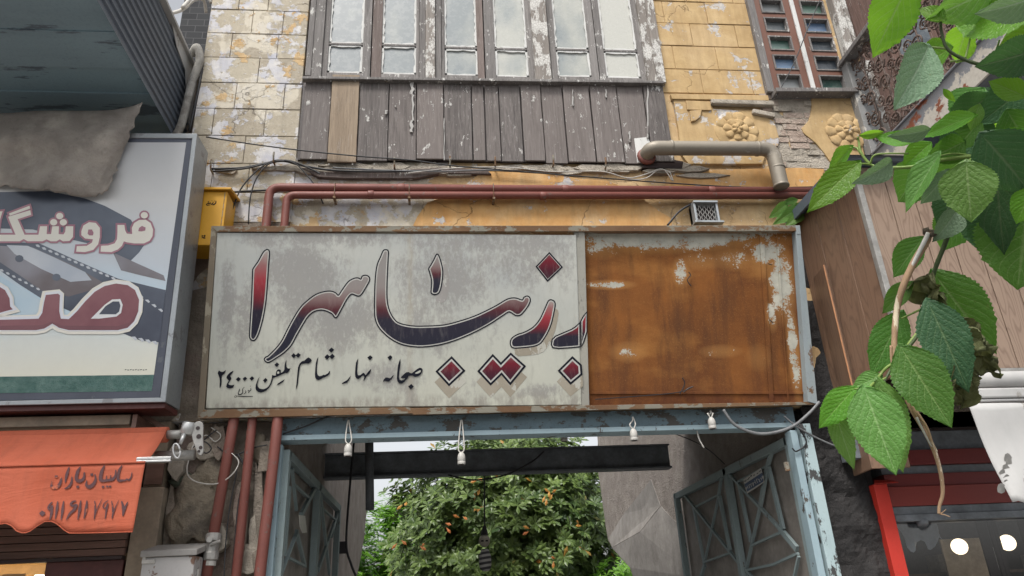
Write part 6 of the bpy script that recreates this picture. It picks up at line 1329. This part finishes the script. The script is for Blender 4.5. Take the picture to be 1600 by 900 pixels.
# ================================================================== LARGE LEAVES
def leaf_mesh(base, tip, wid, roll, mat, parent, fold=.18, curl=.12, wave=.02, name='leaf', crumple=0.0, asym=0.0):
    t = tip - base; L = t.length; t.normalize(); view = ((base + tip) / 2 - CAM).normalized()
    n = -view; n = (n - t * n.dot(t)).normalized(); s_ = t.cross(n)
    n, s_ = n * math.cos(roll) + s_ * math.sin(roll), s_ * math.cos(roll) - n * math.sin(roll)
    nu, nv = 44, 10; mb = MB(); sd = random.uniform(0, 50); kx = 1 / max(.45, abs(math.cos(roll)))
    def half(u): 
        a = (u / .34) if u < .34 else 1; h = math.sin(a * math.pi / 2) ** .62 if u < .34 else (1 - ((u - .34) / .66) ** 2.0) ** 1.12
        return max(0.0, h)
    for i in range(nu + 1):
        u = i / nu; w_ = wid / 2 * half(u) * kx
        for j in range(nv + 1):
            v = j / nv * 2 - 1; ser = 1 + (.13 * ((u * 22) % 1 - .4) if abs(v) == 1 and .04 < u < .97 else 0)
            lob = -.09 * L * (1 - min(1, u / .28)) ** 1.5 * math.sin(math.pi * min(1, abs(v) * .85)) 
            rip = mnoise.noise(Vector((u * 3 + sd, v * 1.5, sd))) * wave * L * abs(v) * 2 + math.sin((u * 7.5 - abs(v) * 3.2) * 2 * math.pi) * .0045 * L * abs(v) ** .5
            q = base + t * (u * L + lob) + s_ * (v * w_ * ser * (1 + asym * (1 if v > 0 else -1))) + n * (abs(v) * w_ * fold * -1 * -1 - curl * L * u * u + rip)
            if crumple: q += Vector([mnoise.noise(Vector((u * 5 + sd + o_, v * 2.5, sd))) for o_ in (0, 9, 18)]) * crumple * L
            mb.uv[len(mb.v)] = (u, v); mb.v.append(q)
    for i in range(nu):
        for j in range(nv): a = i * (nv + 1) + j; mb.face((a, a + 1, a + nv + 2, a + nv + 1))
    return mb.build(name, M[mat], parent, smooth=True, fix=False)
TR = thing('mulberry_tree', 'mulberry tree with big toothed leaves on overhanging twigs and a torn hanging branch', 'tree', (2.05, -4.15, 0))
tk = MB(); tk.tube(sm([Vector(p) for p in ((2.05, -4.15, 0), (2.1, -4.1, 1.0), (2.0, -4.12, 2.0), (1.9, -4.1, 2.7), (2.0, -4.0, 3.6))], 5), [.11] * 5 + [.1] * 6 + [.08] * 5 + [.06] * 5, 12); tk.build('trunk', M['bark'], TR, smooth=True)
LV = [  # base px, tip px, width px, roll, material, distance, tip distance change, fold, curl
 ((1424, -34), (1361, 92), 84, .35, 'leaf_bright', 1.45, .05, .12, .05), ((1449, 76), (1409, 166), 74, -.5, 'leaf_pale', 1.4, -.08, .35, .15), ((1484, 76), (1424, 112), 56, .6, 'leaf_bright', 1.44, .05, .25, .1),
 ((1475, 31), (1434, 10), 26, .5, 'leaf_bright', 1.42, .02, .4, .1), ((1572, -30), (1468, 30), 80, -.4, 'leaf_light', 1.5, -.1, .2, .2), ((1625, 15), (1486, 30), 84, .75, 'leaf_bright', 1.4, .1, .1, .05), ((1512, 42), (1488, 104), 52, .4, 'leaf_bright', 1.5, .08, .2, .1),
 ((1622, -6), (1535, 28), 50, -.6, 'leaf_pale', 1.38, -.05, .3, .2), ((1618, 78), (1538, 106), 66, -.3, 'leaf_dark', 1.4, -.05, .2, .25), ((1615, 66), (1570, 98), 44, .5, 'leaf_bright', 1.45, .05, .2, .1), ((1640, 40), (1560, 70), 60, .3, 'leaf_bright', 1.5, .0, .2, .1),
 ((1330, 231), (1288, 276), 34, .6, 'leaf_bright', 1.46, .06, .3, .1), ((1339, 257), (1261, 330), 58, .25, 'leaf_bright', 1.42, -.03, .3, .06), ((1345, 211), (1384, 207), 17, .4, 'leaf_bright', 1.46, .02, .4, .1),
 ((1391, 254), (1351, 287), 36, -.6, 'leaf_pale', 1.4, -.06, .5, .3), ((1446, 258), (1398, 318), 78, .3, 'leaf_mid', 1.5, .05, .15, .1), ((1466, 243), (1411, 329), 40, .6, 'leaf_light', 1.38, -.02, .45, .1),
 ((1510, 256), (1517, 346), 92, .05, 'leaf_light', 1.3, -.02, .06, .12), ((1556, 246), (1563, 400), 78, .35, 'leaf_dark', 1.42, .0, .2, .1), ((1608, 322), (1588, 452), 150, .1, 'leaf_mid', 1.45, -.02, .1, .1), ((1612, 296), (1586, 350), 44, .3, 'leaf_bright', 1.36, .0, .2, .1),
 ((1537, 214), (1618, 302), 104, -.2, 'leaf_dark', 1.36, .03, .12, .2), ((1520, 182), (1432, 212), 34, .6, 'leaf_bright', 1.42, .05, .3, .1), ((1424, 222), (1366, 211), 30, .4, 'leaf_bright', 1.44, .03, .3, .1), ((1450, 203), (1395, 217), 28, -.5, 'leaf_pale', 1.42, -.04, .4, .2),
 ((1505, 222), (1452, 250), 52, -.3, 'leaf_mid', 1.46, -.03, .3, .2), ((1480, 268), (1444, 322), 44, -.5, 'leaf_pale', 1.38, .0, .4, .2), ((1502, 296), (1462, 350), 62, .2, 'leaf_dark', 1.48, .0, .2, .1), ((1494, 330), (1468, 376), 44, -.4, 'leaf_pale', 1.4, -.02, .5, .4),
 ((1440, 374), (1392, 434), 52, .35, 'leaf_mid', 1.42, .02, .25, .1), ((1424, 443), (1375, 490), 38, .35, 'leaf_mid', 1.4, .02, .3, .1), ((1408, 492), (1360, 588), 66, .1, 'leaf_mid', 1.42, .0, .15, .1), ((1452, 476), (1516, 612), 84, -.15, 'leaf_dark', 1.36, -.02, .15, .1), ((1462, 430), (1556, 556), 96, .15, 'leaf_mid', 1.44, .0, .1, .1),
 ((1410, 546), (1487, 668), 92, .0, 'leaf_mid', 1.3, -.02, .12, .08), ((1352, 610), (1400, 742), 96, .0, 'leaf_light', 1.24, -.02, .12, .08), ((1372, 598), (1414, 740), 70, -.2, 'leaf_light', 1.3, .0, .15, .08), ((1334, 608), (1277, 668), 56, .2, 'leaf_bright', 1.3, .0, .15, .15), ((1304, 640), (1333, 736), 42, .2, 'leaf_light', 1.32, .0, .2, .1), ((1376, 588), (1330, 606), 36, .3, 'leaf_light', 1.33, .0, .2, .1),
 ((1452, 225), (1410, 262), 44, .3, 'leaf_bright', 1.5, .0, .3, .1), ((1545, 150), (1480, 200), 62, -.2, 'leaf_dark', 1.55, .0, .2, .2), ((1600, 140), (1530, 190), 70, .2, 'leaf_dark', 1.52, .0, .2, .2), ((1575, 175), (1610, 235), 60, .1, 'leaf_mid', 1.5, .0, .2, .2), ((1530, 190), (1490, 235), 48, .3, 'leaf_mid', 1.55, .0, .3, .2), ((1600, 205), (1560, 250), 56, .3, 'leaf_bright', 1.48, .0, .3, .1), ((1550, 295), (1508, 352), 58, .2, 'leaf_dark', 1.5, .0, .2, .1), ((1590, 400), (1545, 372), 60, .2, 'leaf_mid', 1.5, .0, .2, .1), ((1548, 330), (1528, 392), 60, .1, 'leaf_dark', 1.52, .0, .2, .1), ((1600, 150), (1545, 125), 40, .3, 'leaf_bright', 1.46, .0, .3, .1), ((1478, 205), (1502, 255), 36, .3, 'leaf_dark', 1.5, .0, .3, .1), ((1530, 165), (1515, 205), 28, .2, 'leaf_light', 1.47, .0, .4, .2), ((1475, 140), (1492, 160), 12, .2, 'leaf_bright', 1.45, .0, .3, .2)]
random.seed(31)
for b0, t0, w_, ro_, mt_, ds, dd, fo_, cu_ in LV:
    a, b = atD(*b0, ds), atD(*t0, ds + dd); leaf_mesh(a, b, w_ * ds / F * .755, ro_, mt_, TR, fo_, cu_)
for b0, t0, w_, ds in (((1454, 430), (1438, 486), 36, 1.4), ((1488, 500), (1512, 556), 38, 1.4), ((1500, 520), (1560, 588), 42, 1.38), ((1492, 576), (1512, 640), 34, 1.36), ((1470, 460), (1462, 500), 26, 1.4)):
    leaf_mesh(atD(*b0, ds), atD(*t0, ds + .02), w_ * ds / F * 1.2, random.uniform(-.6, .6), 'leaf_wilt', TR, .7, .25, .10, 'wilted_leaf', .20)
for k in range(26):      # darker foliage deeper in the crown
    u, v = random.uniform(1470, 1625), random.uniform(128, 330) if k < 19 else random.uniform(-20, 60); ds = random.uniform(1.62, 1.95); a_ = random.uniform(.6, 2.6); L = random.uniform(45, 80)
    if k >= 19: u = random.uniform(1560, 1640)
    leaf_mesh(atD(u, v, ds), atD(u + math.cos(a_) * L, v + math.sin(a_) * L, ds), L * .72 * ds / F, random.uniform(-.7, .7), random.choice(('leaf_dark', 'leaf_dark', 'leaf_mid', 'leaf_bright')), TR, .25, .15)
def twig(pts, r, mat, name='twig'):
    mb = MB(); P = sm([atD(u, v, d) for u, v, d in pts], 5); rs = r if isinstance(r, list) else [r] * 2; n = len(P)
    mb.tube(P, [(rs[0] + (rs[-1] - rs[0]) * i / (n - 1)) * (1 + .12 * mnoise.noise(Vector((i * .9, r if not isinstance(r, list) else r[0], 0)))) for i in range(n)], 8); return mb.build(name, M[mat], TR, smooth=True)
twig([(1700, 130, 1.45), (1600, 112, 1.44), (1540, 103, 1.42), (1505, 92, 1.42), (1480, 76, 1.42), (1471, 50, 1.43), (1470, 32, 1.43)], [.0035, .002], 'stem_dark')
twig([(1480, 76, 1.42), (1455, 74, 1.43), (1447, 77, 1.42)], [.002, .0015], 'stem'); twig([(1540, 103, 1.42), (1510, 95, 1.42), (1485, 96, 1.43)], [.002, .0015], 'stem'); twig([(1545, 102, 1.42), (1556, 80, 1.42), (1562, 62, 1.42)], [.002, .0012], 'stem'); twig([(1508, 92, 1.42), (1514, 68, 1.44), (1518, 50, 1.45)], [.002, .0012], 'stem')
twig([(1720, 260, 1.5), (1620, 250, 1.48), (1530, 245, 1.45), (1470, 250, 1.44), (1430, 260, 1.43), (1390, 262, 1.43), (1362, 258, 1.44), (1345, 238, 1.45), (1342, 222, 1.46), (1340, 214, 1.46)], [.004, .0018], 'stem')
twig([(1362, 258, 1.44), (1350, 256, 1.43), (1337, 257, 1.42)], [.002, .0014], 'stem'); twig([(1345, 240, 1.45), (1338, 231, 1.46), (1328, 231, 1.46)], [.002, .0014], 'stem'); twig([(1360, 255, 1.44), (1366, 243, 1.44), (1385, 240, 1.44), (1420, 240, 1.44)], [.002, .0014], 'stem')
twig([(1530, 245, 1.45), (1515, 250, 1.4), (1510, 262, 1.31)], [.002, .0014], 'stem'); twig([(1520, 244, 1.45), (1490, 240, 1.44), (1462, 245, 1.38)], [.002, .0014], 'stem')
twig([(1640, 250, 1.5), (1560, 290, 1.46), (1510, 325, 1.43), (1488, 350, 1.42), (1475, 385, 1.42), (1463, 415, 1.42), (1452, 450, 1.42), (1448, 478, 1.41), (1440, 510, 1.39), (1426, 535, 1.36), (1405, 555, 1.34), (1385, 590, 1.32), (1370, 615, 1.3)], [.0048, .002], 'stem_dark')
twig([(1438, 515, 1.38), (1418, 540, 1.36), (1412, 552, 1.32)], [.003, .002], 'stem'); twig([(1402, 565, 1.33), (1385, 575, 1.33), (1372, 590, 1.32), (1355, 610, 1.26)], [.003, .0018], 'stem'); twig([(1385, 590, 1.32), (1360, 604, 1.3), (1335, 608, 1.3)], [.002, .0014], 'stem'); twig([(1445, 480, 1.4), (1425, 490, 1.4), (1408, 498, 1.4)], [.002, .0014], 'stem')
def torn(pts, r0, r1, strips, mat='torn', seed=0):
    twig(pts, [r0, r1], mat, 'torn_bark')
torn([(1452, 362, 1.40), (1446, 380, 1.40), (1428, 410, 1.39), (1412, 445, 1.38), (1402, 480, 1.38), (1398, 520, 1.37), (1398, 560, 1.36), (1408, 600, 1.35), (1424, 638, 1.34), (1444, 672, 1.34), (1460, 705, 1.34), (1470, 740, 1.34), (1473, 770, 1.34), (1468, 790, 1.34), (1467, 803, 1.34)], .0062, .0022, 1)
twig([(1451, 364, 1.395), (1440, 386, 1.39), (1424, 418, 1.385), (1416, 440, 1.38)], [.0042, .002], 'cable_white', 'bare_wood')
twig([(1404, 560, 1.355), (1412, 596, 1.345), (1428, 640, 1.335), (1440, 665, 1.335)], [.004, .002], 'torn', 'torn_bark'); twig([(1430, 640, 1.335), (1448, 668, 1.33), (1456, 690, 1.33), (1464, 706, 1.332)], [.0025, .0015], 'torn', 'torn_bark'); twig([(1432, 652, 1.33), (1446, 680, 1.33), (1456, 698, 1.332)], [.002, .001], 'cable_white', 'bare_wood'); twig([(1392, 540, 1.36), (1393, 565, 1.355), (1400, 590, 1.35), (1406, 602, 1.345)], [.002, .001], 'torn', 'torn_bark')
for e in ((1485, 808), (1478, 796)): twig([(1467, 803, 1.34), ((1467 + e[0]) / 2, 803 + (e[1] - 803) * .3, 1.34), (*e, 1.34)], [.001, .0005], 'bare' if False else 'torn')
twig([(1452, 360, 1.4), (1444, 362, 1.4), (1462, 364, 1.4), (1455, 367, 1.39)], [.006, .004], 'bark', 'broken_stub')
lb = MB()
for u, v, d, h in ((1700, 130, 1.45, 3.0), (1720, 260, 1.5, 2.75), (1640, 250, 1.5, 2.75)):
    p = atD(u, v, d); q = Vector((2.0 - (h - 2.0) * .1, -4.12, h)); lb.tube(sm([q, q.lerp(p, .4) + Vector((0, .03, .10)), q.lerp(p, .75) + Vector((0, -.02, .06)), p], 5), [.035 - .029 * i / 15 for i in range(16)], 8)
lb.build('limb', M['bark'], TR, smooth=True)
# plant peeping out behind the sign
CP = thing('wall_creeper', 'little creeper with green leaves behind the right end of the sign', 'plant', at(1225, 352, -.02))
random.seed(41)
for b0, t0, w_ in (((1252, 322), (1210, 350), 24), ((1230, 318), (1204, 340), 22), ((1262, 318), (1232, 336), 20), ((1245, 312), (1222, 318), 14), ((1258, 330), (1228, 352), 22), ((1270, 310), (1246, 324), 16)):
    leaf_mesh(at(*b0, -.14), at(*t0, -.16), w_ * 5.6 / F, random.uniform(-.4, .4), 'leaf_light' if w_ > 20 else 'leaf_mid', CP, .2, .1)
mb = MB(); mb.tube(sm([at(1262, 370, -.03), at(1262, 335, -.08), at(1245, 318, -.13), at(1232, 315, -.13)], 5), .008, 6); mb.build('stem', M['stem'], CP, smooth=True)
S.frame_set(1) if False else None
